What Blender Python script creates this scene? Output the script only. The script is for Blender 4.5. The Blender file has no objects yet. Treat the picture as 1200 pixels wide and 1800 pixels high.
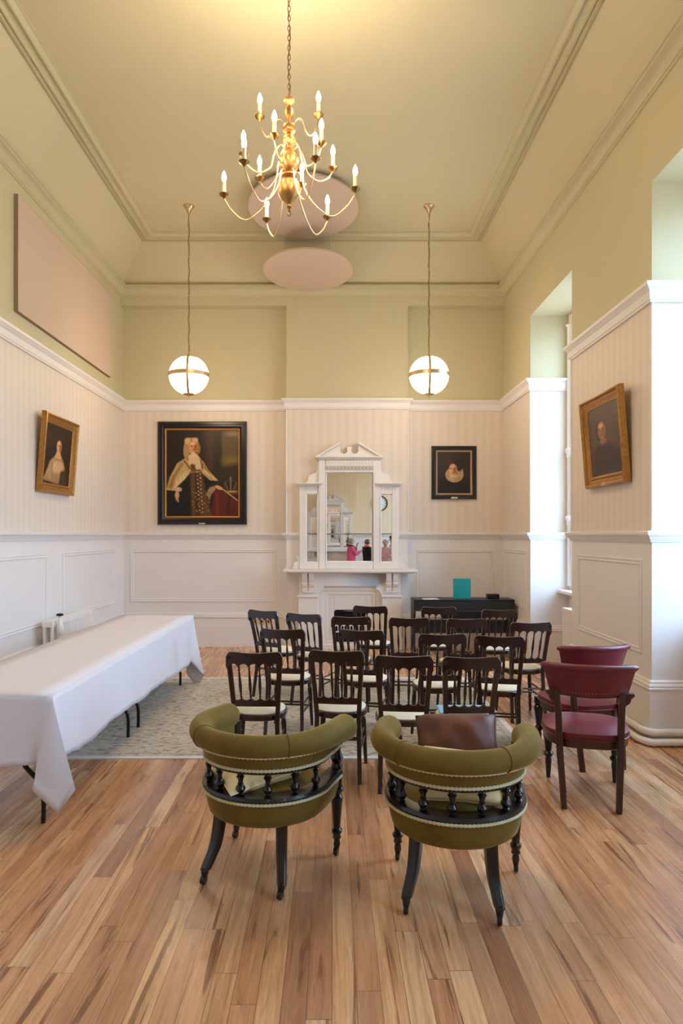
import bpy, bmesh, math, random
import numpy as np
from mathutils import Vector, Matrix
PI = math.pi
R = math.radians
random.seed(7)
SC = bpy.context.scene
COL = SC.collection

# ------------------------------------------------------------------ camera, world, light, exposure
cam_d = bpy.data.cameras.new('camera')
cam_d.sensor_fit = 'VERTICAL'; cam_d.sensor_height = 36; cam_d.sensor_width = 24
cam_d.lens = 24.0
cam_d.shift_x = 17 / 1800; cam_d.shift_y = 41 / 1800
cam = bpy.data.objects.new('camera', cam_d); COL.objects.link(cam)
cam.location = (0, 0, 1.6); cam.rotation_euler = (R(90), 0, 0)
SC.camera = cam

SC.view_settings.view_transform = 'Standard'; SC.view_settings.look = 'None'
SC.view_settings.gamma = 1; SC.view_settings.use_curve_mapping = False
SC.view_settings.exposure = .95
SC.cycles.max_bounces = 18; SC.cycles.glossy_bounces = 14; SC.cycles.diffuse_bounces = 6; SC.cycles.transparent_max_bounces = 16

w = bpy.data.worlds.new('overcast_sky'); SC.world = w; w.use_nodes = True
wt = w.node_tree; tc = wt.nodes.new('ShaderNodeTexCoord'); sx_ = wt.nodes.new('ShaderNodeSeparateXYZ'); rp = wt.nodes.new('ShaderNodeValToRGB')
wt.links.new(tc.outputs['Generated'], sx_.inputs[0]); wt.links.new(sx_.outputs[2], rp.inputs[0]); wt.links.new(rp.outputs[0], wt.nodes['Background'].inputs[0])
rp.color_ramp.elements[0].position = 0.0; rp.color_ramp.elements[0].color = (.22, .28, .32, 1)      # ground side
rp.color_ramp.elements[1].position = 0.12; rp.color_ramp.elements[1].color = (0.46, 0.69, 1.0, 1)
wt.nodes['Background'].inputs[1].default_value = 8.5
w.cycles.sampling_method = 'AUTOMATIC'

WIN = [(7.0, 8.46), (3.75, 5.25), (0.5, 2.0), (-2.3, -.9)]  # last two windows lie out of view, added for their daylight
DAY = (0.44, 0.67, 1.0)
DAY_W = 120
BULB = (1.0, 0.74, 0.50)
BULB_W = 30
GLOBE_W = 46
def area(name, loc, rot, sx, sy, power, colr):
    l = bpy.data.lights.new(name, 'AREA'); l.shape = 'RECTANGLE'; l.size = sx; l.size_y = sy
    l.energy = power; l.color = colr
    o = bpy.data.objects.new(name, l); COL.objects.link(o); o.location = loc; o.rotation_euler = rot
    return o
for (a, b) in WIN:   # overcast daylight arriving at each window from outside
    area('window_portal', (3.21, (a + b) / 2, 2.62), (0, R(90), 0), 3.4, b - a, 1.0, DAY).data.cycles.is_portal = True

# ------------------------------------------------------------------ helpers
def lin(c):
    return tuple((x / 255 / 12.92) if x / 255 <= 0.04045 else ((x / 255 + 0.055) / 1.055) ** 2.4 for x in c)

class NT:
    def __init__(s, name):
        s.m = bpy.data.materials.new(name); s.m.use_nodes = True
        s.t = s.m.node_tree; s.b = s.t.nodes['Principled BSDF']; s.out = s.t.nodes['Material Output']
    def n(s, typ, **kw):
        nd = s.t.nodes.new(typ)
        for k, v in kw.items():
            if k.startswith('i_'):
                key = k[2:]; key = int(key) if key.isdigit() else key.replace('_', ' ')
                if hasattr(v, 'is_linked'): s.t.links.new(v, nd.inputs[key])
                else: nd.inputs[key].default_value = v
            else: setattr(nd, k, v)
        return nd
    def math(s, op, a, b=None, c=None, clamp=False):
        nd = s.t.nodes.new('ShaderNodeMath'); nd.operation = op; nd.use_clamp = clamp
        for i, v in enumerate((a, b, c)):
            if v is None: continue
            if hasattr(v, 'is_linked'): s.t.links.new(v, nd.inputs[i])
            else: nd.inputs[i].default_value = v
        return nd.outputs[0]
    def mix(s, f, a, b, blend='MIX'):
        nd = s.t.nodes.new('ShaderNodeMix'); nd.data_type = 'RGBA'; nd.blend_type = blend
        for i, v in ((0, f), (6, a), (7, b)):
            if hasattr(v, 'is_linked'): s.t.links.new(v, nd.inputs[i])
            else: nd.inputs[i].default_value = v if i == 0 else (tuple(v) + (1,))[:4]
        return nd.outputs[2]
    def set(s, key, v):
        if hasattr(v, 'is_linked'): s.t.links.new(v, s.b.inputs[key])
        elif isinstance(v, tuple): s.b.inputs[key].default_value = (v + (1,))[:4]
        else: s.b.inputs[key].default_value = v
        return s
    def bump(s, h, strength=.2, dist=.01):
        nd = s.n('ShaderNodeBump', i_Strength=strength, i_Distance=dist, i_Height=h)
        s.t.links.new(nd.outputs[0], s.b.inputs['Normal'])
    def pos(s):
        g = s.n('ShaderNodeNewGeometry'); sp = s.n('ShaderNodeSeparateXYZ', i_0=g.outputs['Position'])
        return g.outputs['Position'], sp.outputs[0], sp.outputs[1], sp.outputs[2]
    def obj(s):
        return s.n('ShaderNodeTexCoord').outputs['Object']

def simple(name, rgb, rough=.5, metal=0., var=.06, scale=25., bump=0., spec=.5, coat=0., sheen=0.):
    """plain procedural surface: a colour with a little noise in it"""
    q = NT(name); c = lin(rgb)
    nz = q.n('ShaderNodeTexNoise', i_Vector=q.obj(), i_Scale=scale, i_Detail=4.0)
    a = tuple(x * (1 - var) for x in c); b = tuple(min(1, x * (1 + var)) for x in c)
    q.set('Base Color', q.mix(nz.outputs[0], a, b)).set('Roughness', rough).set('Metallic', metal)
    q.set('Specular IOR Level', spec).set('Coat Weight', coat).set('Sheen Weight', sheen)
    q.set('Coat Roughness', .08)
    if bump: q.bump(nz.outputs[0], bump, .004)
    return q.m

def m_walls():
    q = NT('wall_paint_and_paper'); P, x, y, z = q.pos()
    green = lin((201, 194, 160)); cream = lin((232, 228, 226)); paper = lin((230, 219, 206)); paper2 = lin((221, 208, 194))
    u = q.math('ADD', x, y)
    st = q.math('SINE', q.math('MULTIPLY', u, 2 * PI / .125))
    st2 = q.math('SINE', q.math('MULTIPLY', u, 2 * PI / .025))
    f = q.math('MULTIPLY_ADD', st, .26, .5); f = q.math('MULTIPLY_ADD', st2, .10, f, clamp=True)
    pc = q.mix(f, paper, paper2)
    up = q.math('GREATER_THAN', z, 3.45); low = q.math('LESS_THAN', z, 1.6)
    c = q.mix(up, pc, green); c = q.mix(low, c, cream)
    nz = q.n('ShaderNodeTexNoise', i_Vector=P, i_Scale=1.3, i_Detail=3.0)
    c = q.mix(.06, c, nz.outputs[1], 'SOFT_LIGHT')
    q.set('Base Color', c).set('Roughness', .55)
    n2 = q.n('ShaderNodeTexNoise', i_Vector=P, i_Scale=60.0, i_Detail=3.0); q.bump(n2.outputs[0], .06, .003)
    return q.m

def m_rear():
    q = NT('rear_wall_paper'); P, x, y, z = q.pos()
    st = q.math('SINE', q.math('MULTIPLY', x, 2 * PI / .125)); f = q.math('MULTIPLY_ADD', st, .25, .5)
    c = q.mix(f, lin((238, 214, 178)), lin((230, 205, 168))); c = q.mix(q.math('LESS_THAN', z, 1.6), c, lin((234, 226, 214)))
    q.set('Base Color', c).set('Roughness', .55); return q.m

def m_floor():
    q = NT('plank_floor'); P, x, y, z = q.pos()
    W = .086; L = 1.25
    bx = q.math('DIVIDE', x, W); ix = q.math('FLOOR', bx); fx = q.math('FRACT', bx)
    wn = q.n('ShaderNodeTexWhiteNoise', noise_dimensions='1D', i_W=ix)
    yy = q.math('ADD', q.math('DIVIDE', y, L), q.math('MULTIPLY', wn.outputs[0], 7.3))
    iy = q.math('FLOOR', yy); fy = q.math('FRACT', yy)
    cid = q.n('ShaderNodeCombineXYZ', i_0=ix, i_1=iy, i_2=0.0)
    w2 = q.n('ShaderNodeTexWhiteNoise', noise_dimensions='3D', i_Vector=cid.outputs[0])
    sh = q.n('ShaderNodeVectorMath', operation='SCALE', i_0=w2.outputs[1], i_3=37.0)
    pv = q.n('ShaderNodeVectorMath', operation='ADD', i_0=P, i_1=sh.outputs[0])
    def noise(sx, sy, scale, det, dist, rough=.55):
        mp = q.n('ShaderNodeMapping', i_Vector=pv.outputs[0], i_Scale=(sx, sy, 1.0))
        return q.n('ShaderNodeTexNoise', i_Vector=mp.outputs[0], i_Scale=scale, i_Detail=det, i_Distortion=dist, i_Roughness=rough).outputs[0]
    base = q.n('ShaderNodeValToRGB', i_0=w2.outputs[0]); e = base.color_ramp.elements
    e[0].position = 0; e[0].color = lin((164, 116, 84)) + (1,)
    e[1].position = 1; e[1].color = lin((238, 200, 160)) + (1,)
    for p_, c_ in ((.10, (190, 142, 106)), (.45, (214, 160, 114)), (.75, (226, 178, 130))):
        k = e.new(p_); k.color = lin(c_) + (1,)
    g1 = noise(7, .42, 1.3, 3, 2.2)           # big flame figure
    r1 = q.n('ShaderNodeMapRange', i_0=g1, i_1=.44, i_2=.66, i_3=0.0, i_4=1.0); 
    c = q.mix(q.math('MULTIPLY', r1.outputs[0], .55), base.outputs[0], lin((168, 108, 68)))
    g2 = noise(24, .8, 1.5, 6, 1.4)           # fine grain
    r2 = q.n('ShaderNodeMapRange', i_0=g2, i_1=.3, i_2=.75, i_3=.86, i_4=1.12)
    sc = q.n('ShaderNodeVectorMath', operation='SCALE', i_0=c, i_3=r2.outputs[0]); c = sc.outputs[0]
    g3 = noise(9, .40, 1.0, 4, 3.2, .6)         # dark heart streaks
    r3 = q.n('ShaderNodeMapRange', i_0=g3, i_1=.585, i_2=.64, i_3=0.0, i_4=1.0)
    c = q.mix(q.math('MULTIPLY', r3.outputs[0], .75), c, lin((112, 68, 44)))
    # contour lines of the figure
    rg = q.math('SINE', q.math('MULTIPLY', g1, 90.0)); rg = q.math('MULTIPLY_ADD', rg, .5, .5)
    c = q.mix(q.math('MULTIPLY', q.math('POWER', rg, 3.0), .16), c, lin((120, 74, 48)))
    gap = q.math('LESS_THAN', q.math('MINIMUM', fx, q.math('SUBTRACT', 1.0, fx)), .014)
    gy = q.math('LESS_THAN', fy, .0025)
    gp = q.math('MAXIMUM', gap, gy)
    c = q.mix(q.math('MULTIPLY', gp, .7), c, lin((60, 34, 22)))
    q.set('Base Color', c).set('Specular IOR Level', .5)
    rr = q.n('ShaderNodeMapRange', i_0=g2, i_1=.2, i_2=.8, i_3=.20, i_4=.34)
    q.set('Roughness', rr.outputs[0])
    h = q.math('SUBTRACT', q.math('MULTIPLY', g2, .25), gp); q.bump(h, .12, .003)
    return q.m

def m_rug():
    q = NT('faded_rug_weave'); P, x, y, z = q.pos()
    v = q.n('ShaderNodeTexVoronoi', i_Vector=q.n('ShaderNodeMapping', i_Vector=P, i_Scale=(1., 1.0, 1.)).outputs[0], i_Scale=7.0, feature='DISTANCE_TO_EDGE')
    n1 = q.n('ShaderNodeTexNoise', i_Vector=P, i_Scale=9.0, i_Detail=6.0, i_Distortion=1.2)
    n2 = q.n('ShaderNodeTexNoise', i_Vector=q.n('ShaderNodeMapping', i_Vector=P, i_Scale=(1., 2.2, 1.)).outputs[0], i_Scale=13.0, i_Detail=4.0)
    base = q.mix(n1.outputs[0], lin((176, 166, 150)), lin((218, 208, 190)))
    motif = q.math('LESS_THAN', q.math('ABSOLUTE', q.math('SUBTRACT', v.outputs[0], .16)), .022)
    spots = q.math('GREATER_THAN', n2.outputs[0], .57)
    f = q.math('MULTIPLY', motif, .45); c = q.mix(f, base, lin((118, 112, 108)))
    c = q.mix(q.math('MULTIPLY', spots, .5), c, lin((104, 100, 98)))
    # woven borders, lighter bands near the edges
    ex = q.math('MINIMUM', q.math('SUBTRACT', 1.49, x), q.math('ADD', x, 2.16))
    ey = q.math('MINIMUM', q.math('SUBTRACT', 7.64, y), q.math('SUBTRACT', y, 4.87))
    ed = q.math('MINIMUM', ex, ey)
    b1 = q.math('LESS_THAN', ed, .05)
    c = q.mix(q.math('MULTIPLY', b1, .8), c, lin((232, 228, 220)))
    b2 = q.math('LESS_THAN', q.math('ABSOLUTE', q.math('SUBTRACT', ed, .36)), .008)
    b3 = q.math('LESS_THAN', q.math('ABSOLUTE', q.math('SUBTRACT', ed, .10)), .006)
    c = q.mix(q.math('MULTIPLY', q.math('MAXIMUM', b2, b3), .35), c, lin((120, 112, 106)))
    q.set('Base Color', c).set('Roughness', .95).set('Specular IOR Level', .1)
    nb = q.n('ShaderNodeTexNoise', i_Vector=P, i_Scale=300.0); q.bump(nb.outputs[0], .4, .003)
    return q.m

def m_velvet():
    q = NT('olive_velvet'); nz = q.n('ShaderNodeTexNoise', i_Vector=q.obj(), i_Scale=9.0, i_Detail=5.0)
    q.set('Base Color', q.mix(nz.outputs[0], lin((92, 74, 28)), lin((126, 104, 50))))
    q.set('Roughness', .8).set('Sheen Weight', .6).set('Sheen Roughness', .35).set('Specular IOR Level', .15)
    q.set('Sheen Tint', lin((205, 190, 130)))
    n2 = q.n('ShaderNodeTexNoise', i_Vector=q.obj(), i_Scale=400.0); q.bump(n2.outputs[0], .15, .002)
    return q.m

def m_paint(name, rough=.35):
    q = NT(name); a = q.n('ShaderNodeVertexColor', layer_name='Col')
    nz = q.n('ShaderNodeTexNoise', i_Vector=q.obj(), i_Scale=60.0, i_Detail=6.0)
    sc = q.n('ShaderNodeMapRange', i_0=nz.outputs[0], i_3=.6, i_4=1.4)
    v = q.n('ShaderNodeVectorMath', operation='SCALE', i_0=a.outputs[0], i_3=sc.outputs[0])
    q.set('Base Color', v.outputs[0]).set('Roughness', rough).set('Specular IOR Level', .35)
    q.bump(nz.outputs[0], .25, .002)
    return q.m

def m_emit(name, rgb, strength):
    q = NT(name); q.set('Base Color', (.9, .88, .84)).set('Emission Color', rgb).set('Emission Strength', strength)
    nz = q.n('ShaderNodeTexNoise', i_Vector=q.obj(), i_Scale=8.0)
    q.set('Roughness', q.math('MULTIPLY_ADD', nz.outputs[0], .1, .25))
    return q.m

def m_glass(name, tint=(1, 1, 1), f=.07):
    q = NT(name)
    tr = q.n('ShaderNodeBsdfTransparent', i_0=tint + (1,)); gl = q.n('ShaderNodeBsdfGlossy', i_Roughness=.02)
    mx = q.n('ShaderNodeMixShader', i_0=f, i_1=tr.outputs[0], i_2=gl.outputs[0])
    q.t.links.new(mx.outputs[0], q.out.inputs[0]); return q.m

def m_mirror():
    q = NT('mirror_silvering'); nz = q.n('ShaderNodeTexNoise', i_Vector=q.obj(), i_Scale=3.0)
    q.set('Base Color', q.mix(nz.outputs[0], (.86, .86, .84), (.92, .92, .9))).set('Metallic', 1.).set('Roughness', .0)
    return q.m

def m_gilt():
    q = NT('worn_gilt'); nz = q.n('ShaderNodeTexNoise', i_Vector=q.obj(), i_Scale=32.0, i_Detail=8.0, i_Roughness=.7)
    c = q.mix(nz.outputs[0], lin((84, 44, 16)), lin((226, 166, 84)))
    q.set('Base Color', c).set('Metallic', .55).set('Roughness', .38); q.bump(nz.outputs[0], .5, .004); return q.m

def m_leather(name, c0, c1, rough=.38, coat=.15):
    q = NT(name); nz = q.n('ShaderNodeTexNoise', i_Vector=q.obj(), i_Scale=7.0, i_Detail=6.0)
    vo = q.n('ShaderNodeTexVoronoi', i_Vector=q.obj(), i_Scale=260.0)
    q.set('Base Color', q.mix(nz.outputs[0], lin(c0), lin(c1))).set('Roughness', rough).set('Coat Weight', coat).set('Coat Roughness', .25)
    q.bump(vo.outputs[0], .2, .002); return q.m

def m_cloth(name, rgb, rough=.85, wr=.15):
    q = NT(name); nz = q.n('ShaderNodeTexNoise', i_Vector=q.obj(), i_Scale=4.0, i_Detail=4.0)
    c = lin(rgb); q.set('Base Color', q.mix(nz.outputs[0], tuple(x * .96 for x in c), c)).set('Roughness', rough).set('Specular IOR Level', .2)
    q.bump(nz.outputs[0], wr, .01); return q.m

def m_chairwood():
    q = NT('polished_mahogany'); mp = q.n('ShaderNodeMapping', i_Vector=q.obj(), i_Scale=(6., 6., 30.))
    nz = q.n('ShaderNodeTexNoise', i_Vector=mp.outputs[0], i_Scale=3.0, i_Detail=4.0)
    q.set('Base Color', q.mix(nz.outputs[0], lin((22, 7, 6)), lin((50, 17, 13)))).set('Roughness', .28).set('Coat Weight', .5).set('Coat Roughness', .12)
    return q.m

M = dict(
 wall=m_walls(), rear=m_rear(), floor=m_floor(), rug=m_rug(), velvet=m_velvet(), mirror=m_mirror(), gilt=m_gilt(),
 ceil=simple('sage_ceiling_paint', (205, 197, 163), .7, var=.02, scale=2., bump=.03),
 green=simple('sage_moulding_paint', (201, 194, 160), .5, var=.02, scale=4.),
 white=simple('white_gloss_paint', (236, 231, 226), .32, var=.02, scale=5.),
 cream=simple('cream_satin_paint', (232, 228, 225), .42, var=.02, scale=5.),
 disc=simple('pale_pink_felt', (206, 186, 168), .95, var=.04, scale=120., bump=.2, spec=.1),
 discedge=simple('taupe_felt_edge', (150, 130, 108), .95, var=.05, scale=90.),
 chairwood=m_chairwood(),
 ebony=simple('ebonised_wood', (14, 9, 9), .28, var=.3, scale=20., coat=.25),
 pad=simple('cream_seat_fabric', (232, 222, 198), .9, var=.03, scale=90., bump=.1, spec=.2),
 braid=simple('pale_gold_braid', (206, 198, 160), .8, var=.2, scale=240., bump=.4),
 yellow=m_cloth('pale_yellow_linen', (238, 228, 178)),
 brownleather=m_leather('brown_leather', (76, 38, 26), (112, 60, 40), .5, .0),
 redleather=m_leather('burgundy_leather', (84, 20, 34), (130, 40, 62), .36),
 redwood=simple('red_mahogany', (62, 30, 22), .3, var=.3, scale=14., coat=.4),
 linen=m_cloth('white_table_linen', (224, 221, 226)),
 blackmetal=simple('black_steel_tube', (16, 16, 18), .35, .3, var=.1),
 brass=simple('antique_brass', (226, 202, 158), .34, 1., var=.12, scale=18.),
 stembrass=simple('turned_brass', (176, 136, 84), .42, 1., var=.12, scale=18.),
 darkbrass=simple('bronzed_brass', (140, 104, 60), .34, 1., var=.15, scale=18.),
 candle=simple('cream_candle_tube', (236, 218, 178), .5, var=.03),
 bulb=m_emit('lit_flame_bulb', (1.0, .80, .52), 26.),
 globe=m_emit('lit_opal_glass', (1.0, .78, .56), 11.),
 blackframe=simple('black_lacquer_frame', (22, 17, 12), .3, var=.3, scale=30.),
 innergilt=simple('gilt_slip', (190, 130, 60), .35, .7, var=.2, scale=60.),
 slip=simple('dull_gilt_slip', (176, 138, 96), .4, .4, var=.15, scale=60.),
 plate=simple('pale_name_plate', (214, 202, 170), .4, var=.05),
 black=simple('flat_black', (8, 7, 7), .9, var=.2),
 piano=simple('satin_black_case', (24, 25, 28), .4, var=.08),
 paper=simple('white_paper', (232, 232, 232), .8, var=.01),
 blue=simple('pale_blue_card', (140, 186, 214), .6, var=.02),
 glass=m_glass('window_glass'),
 lead=simple('window_bar_paint', (232, 230, 226), .4, var=.02),
 skin=simple('skin_tone', (214, 160, 136), .5, var=.04),
)
def m_teal():
    q = NT('teal_acrylic'); nz = q.n('ShaderNodeTexNoise', i_Vector=q.obj(), i_Scale=4.0)
    q.set('Base Color', q.mix(nz.outputs[0], lin((20, 176, 178)), lin((60, 206, 204)))).set('Roughness', .12).set('Transmission Weight', .35).set('Alpha', .88)
    return q.m
M['teal'] = m_teal()
M['clear'] = m_glass('clear_plastic', (.86, .9, .92))

class MB:
    def __init__(s): s.v = []; s.f = []
    def add(s, vs, fs):
        o = len(s.v); s.v += [tuple(v) for v in vs]; s.f += [tuple(i + o for i in f) for f in fs]; return s
    def box(s, x0, x1, y0, y1, z0, z1):
        x0, x1 = min(x0, x1), max(x0, x1); y0, y1 = min(y0, y1), max(y0, y1); z0, z1 = min(z0, z1), max(z0, z1)
        return s.add([(x0, y0, z0), (x1, y0, z0), (x1, y1, z0), (x0, y1, z0), (x0, y0, z1), (x1, y0, z1), (x1, y1, z1), (x0, y1, z1)],
              [(0, 3, 2, 1), (4, 5, 6, 7), (0, 1, 5, 4), (1, 2, 6, 5), (2, 3, 7, 6), (3, 0, 4, 7)])
    def prism(s, poly, a, b, axis='y'):
        def P(p, t): return (p[0], t, p[1]) if axis == 'y' else ((t, p[0], p[1]) if axis == 'x' else (p[0], p[1], t))
        n = len(poly)
        return s.add([P(p, a) for p in poly] + [P(p, b) for p in poly],
              [tuple(range(n)), tuple(range(2 * n - 1, n - 1, -1))] + [(i, (i + 1) % n + 0, (i + 1) % n + n, i + n)[::-1] for i in range(n)])
    def lathe(s, prof, c=(0, 0, 0), seg=20, axis='z'):
        vs = []; fs = []; n = len(prof)
        for r, z in prof:
            for k in range(seg):
                a = 2 * PI * k / seg; p = (r * math.cos(a), r * math.sin(a), z)
                if axis == 'y': p = (p[0], p[2], p[1])
                if axis == 'x': p = (p[2], p[0], p[1])
                vs.append((p[0] + c[0], p[1] + c[1], p[2] + c[2]))
        for i in range(n - 1):
            for k in range(seg):
                fs.append((i * seg + k, i * seg + (k + 1) % seg, (i + 1) * seg + (k + 1) % seg, (i + 1) * seg + k))
        fs.append(tuple(range(seg))[::-1]); fs.append(tuple((n - 1) * seg + k for k in range(seg)))
        return s.add(vs, fs)
    def tube(s, path, r, seg=8, closed=False, cap=True, ry=None):
        path = [Vector(p) for p in path]; n = len(path); rs = r if isinstance(r, (list, tuple)) else [r] * n
        T = []
        for i in range(n):
            a = path[(i - 1) % n] if (closed or i > 0) else path[i]; b = path[(i + 1) % n] if (closed or i < n - 1) else path[i]
            t = (b - a); T.append(t.normalized() if t.length > 1e-9 else Vector((0, 0, 1)))
        up = Vector((0, 0, 1)) if abs(T[0].z) < .9 else Vector((0, 1, 0))
        N = (up - T[0] * up.dot(T[0])).normalized(); vs = []
        for i in range(n):
            N = (N - T[i] * N.dot(T[i])); N = N.normalized() if N.length > 1e-6 else Vector((1, 0, 0)); B = T[i].cross(N)
            for k in range(seg):
                a = 2 * PI * k / seg; vs.append(path[i] + N * (math.cos(a) * rs[i]) + B * (math.sin(a) * (rs[i] if ry is None else ry * rs[i])))
        fs = []
        for i in range(n if closed else n - 1):
            j = (i + 1) % n
            for k in range(seg): fs.append((i * seg + k, i * seg + (k + 1) % seg, j * seg + (k + 1) % seg, j * seg + k))
        if not closed and cap: fs.append(tuple(range(seg))[::-1]); fs.append(tuple((n - 1) * seg + k for k in range(seg)))
        return s.add(vs, fs)
    def loft(s, pts, wd, dp, shape='box', seg=12, yaw=0.):
        """mostly vertical member: section w x d in plan at each (x,y,z)"""
        n = len(pts); W = wd if isinstance(wd, (list, tuple)) else [wd] * n; D = dp if isinstance(dp, (list, tuple)) else [dp] * n
        vs = []; ca, sa = math.cos(yaw), math.sin(yaw)
        if shape == 'box':
            b = .32; base = [(-1 + b, -1), (1 - b, -1), (1, -1 + b), (1, 1 - b), (1 - b, 1), (-1 + b, 1), (-1, 1 - b), (-1, -1 + b)]
        else: base = [(math.cos(2 * PI * k / seg), math.sin(2 * PI * k / seg)) for k in range(seg)]
        m = len(base)
        for i, p in enumerate(pts):
            for (a, c) in base:
                u = a * W[i] / 2; v = c * D[i] / 2
                vs.append((p[0] + u * ca - v * sa, p[1] + u * sa + v * ca, p[2]))
        fs = [(i * m + k, i * m + (k + 1) % m, (i + 1) * m + (k + 1) % m, (i + 1) * m + k) for i in range(n - 1) for k in range(m)]
        fs.append(tuple(range(m))[::-1]); fs.append(tuple((n - 1) * m + k for k in range(m)))
        return s.add(vs, fs)
    def sweep(s, path, prof, side=1, closed=False):
        """profile of (out, z) swept along a plan path with mitred corners"""
        n = len(path); P = [Vector(p[:2]) for p in path]; zs = [(p[2] if len(p) > 2 else 0.) for p in path]; vs = []
        for i in range(n):
            d0 = (P[i] - P[i - 1]) if (i > 0 or closed) else None; d1 = (P[(i + 1) % n] - P[i]) if (i < n - 1 or closed) else None
            ns = [Vector((-d.y, d.x)).normalized() * side for d in (d0, d1) if d is not None and d.length > 1e-9]
            m = ns[0] if len(ns) == 1 else (ns[0] + ns[1]).normalized()
            k = 1. if len(ns) == 1 else 1 / max(.3, m.dot(ns[0]))
            for (o, z) in prof: vs.append((P[i].x + m.x * o * k, P[i].y + m.y * o * k, z + zs[i]))
        q = len(prof); fs = []
        for i in range(n if closed else n - 1):
            j = (i + 1) % n
            for k in range(q): fs.append((i * q + k, i * q + (k + 1) % q, j * q + (k + 1) % q, j * q + k))
        if not closed: fs.append(tuple(range(q))[::-1]); fs.append(tuple((n - 1) * q + k for k in range(q)))
        return s.add(vs, fs)
    def ring(s, w_, h_, prof, cx=0, cz=0):
        """picture-frame ring in the xz plane: profile of (inset, y)"""
        q = len(prof); vs = []
        for (sx, sz) in ((-1, -1), (1, -1), (1, 1), (-1, 1)):
            for (d, y) in prof: vs.append((cx + sx * (w_ / 2 - d), y, cz + sz * (h_ / 2 - d)))
        fs = [(i * q + k, i * q + (k + 1) % q, ((i + 1) % 4) * q + (k + 1) % q, ((i + 1) % 4) * q + k) for i in range(4) for k in range(q)]
        return s.add(vs, fs)
    def dome(s, bd, z0, h, zb, rings=8, inset=.0, p=3.5):
        """upholstered pad over a closed plan outline bd"""
        cx = sum(b[0] for b in bd) / len(bd); cy = sum(b[1] for b in bd) / len(bd); n = len(bd); vs = []
        sc = [(1 - inset, zb), (1., zb + (z0 - zb) * .35), (1., z0)] + [(1 - (i / rings), 0) for i in range(1, rings)]
        for i, (r, z) in enumerate(sc):
            if i > 2: z = z0 + h * (1 - r ** p)
            for b in bd: vs.append((cx + (b[0] - cx) * r, cy + (b[1] - cy) * r, z))
        m = len(sc); fs = [(i * n + k, i * n + (k + 1) % n, (i + 1) * n + (k + 1) % n, (i + 1) * n + k) for i in range(m - 1) for k in range(n)]
        vs.append((cx, cy, z0 + h)); fs += [((m - 1) * n + k, (m - 1) * n + (k + 1) % n, m * n) for k in range(n)]
        fs.append(tuple(range(n))[::-1]); return s.add(vs, fs)
    def grid(s, fn, nu, nv, wrap=False):
        vs = [fn(i / nu, j / nv) for j in range(nv + 1) for i in range(nu + 1)]
        return s.add(vs, [(j * (nu + 1) + i, j * (nu + 1) + i + 1, (j + 1) * (nu + 1) + i + 1, (j + 1) * (nu + 1) + i) for j in range(nv) for i in range(nu)])
    def xf(s, mat):
        s.v = [tuple(mat @ Vector(v)) for v in s.v]; return s
    def join(s, o): return s.add(o.v, o.f)
    def build(s, name, mat, parent=None, smooth=40, bevel=0., loc=None, mods=None, weld=True):
        me = bpy.data.meshes.new(name); me.from_pydata(s.v, [], s.f); bm = bmesh.new(); bm.from_mesh(me)
        if weld: bmesh.ops.remove_doubles(bm, verts=bm.verts, dist=1e-6)
        bmesh.ops.recalc_face_normals(bm, faces=bm.faces)
        if smooth:
            for f in bm.faces: f.smooth = True
            lim = R(smooth)
            for e in bm.edges:
                if len(e.link_faces) == 2 and e.calc_face_angle(0) > lim: e.smooth = False
        bm.to_mesh(me); bm.free()
        o = bpy.data.objects.new(name, me); COL.objects.link(o)
        me.materials.append(M[mat] if isinstance(mat, str) else mat)
        if parent is not None: o.parent = parent
        if loc: o.location = loc
        if bevel:
            b = o.modifiers.new('bevel', 'BEVEL'); b.width = bevel; b.segments = 2; b.limit_method = 'ANGLE'; b.angle_limit = R(35)
        return o

def tag(o, label, cat, group=None):
    o['label'] = label; o['category'] = cat
    if group: o['group'] = group
    return o
def thing(name, label, cat, loc=(0, 0, 0), rz=0., group=None, rx=0.):
    o = bpy.data.objects.new(name, None); COL.objects.link(o); o.empty_display_size = .1
    o.location = loc; o.rotation_euler = (rx, 0, rz); return tag(o, label, cat, group)
def struct(o): o['kind'] = 'structure'; return o
def dup(root, loc=None, rz=None, label=None, group=None, parent=None):
    kids = [c for c in bpy.data.objects if c.parent == root]
    r = root.copy(); COL.objects.link(r)
    if parent is not None: r.parent = parent
    if loc is not None: r.location = loc
    if rz is not None: r.rotation_euler = (r.rotation_euler[0], 0, rz)
    if label: r['label'] = label
    if group: r['group'] = group
    for c in kids: dup(c, parent=r)
    return r
def lerp(a, b, t): return a + (b - a) * t
def smooth_path(pts, n=6):
    """Catmull-Rom through the points"""
    P = [Vector(p) for p in pts]; out = []
    for i in range(len(P) - 1):
        p0 = P[max(i - 1, 0)]; p1 = P[i]; p2 = P[i + 1]; p3 = P[min(i + 2, len(P) - 1)]
        for k in range(n):
            t = k / n; out.append(.5 * ((2 * p1) + (p2 - p0) * t + (2 * p0 - 5 * p1 + 4 * p2 - p3) * t * t + (3 * p1 - p0 - 3 * p2 + p3) * t ** 3))
    out.append(P[-1]); return out

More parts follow.
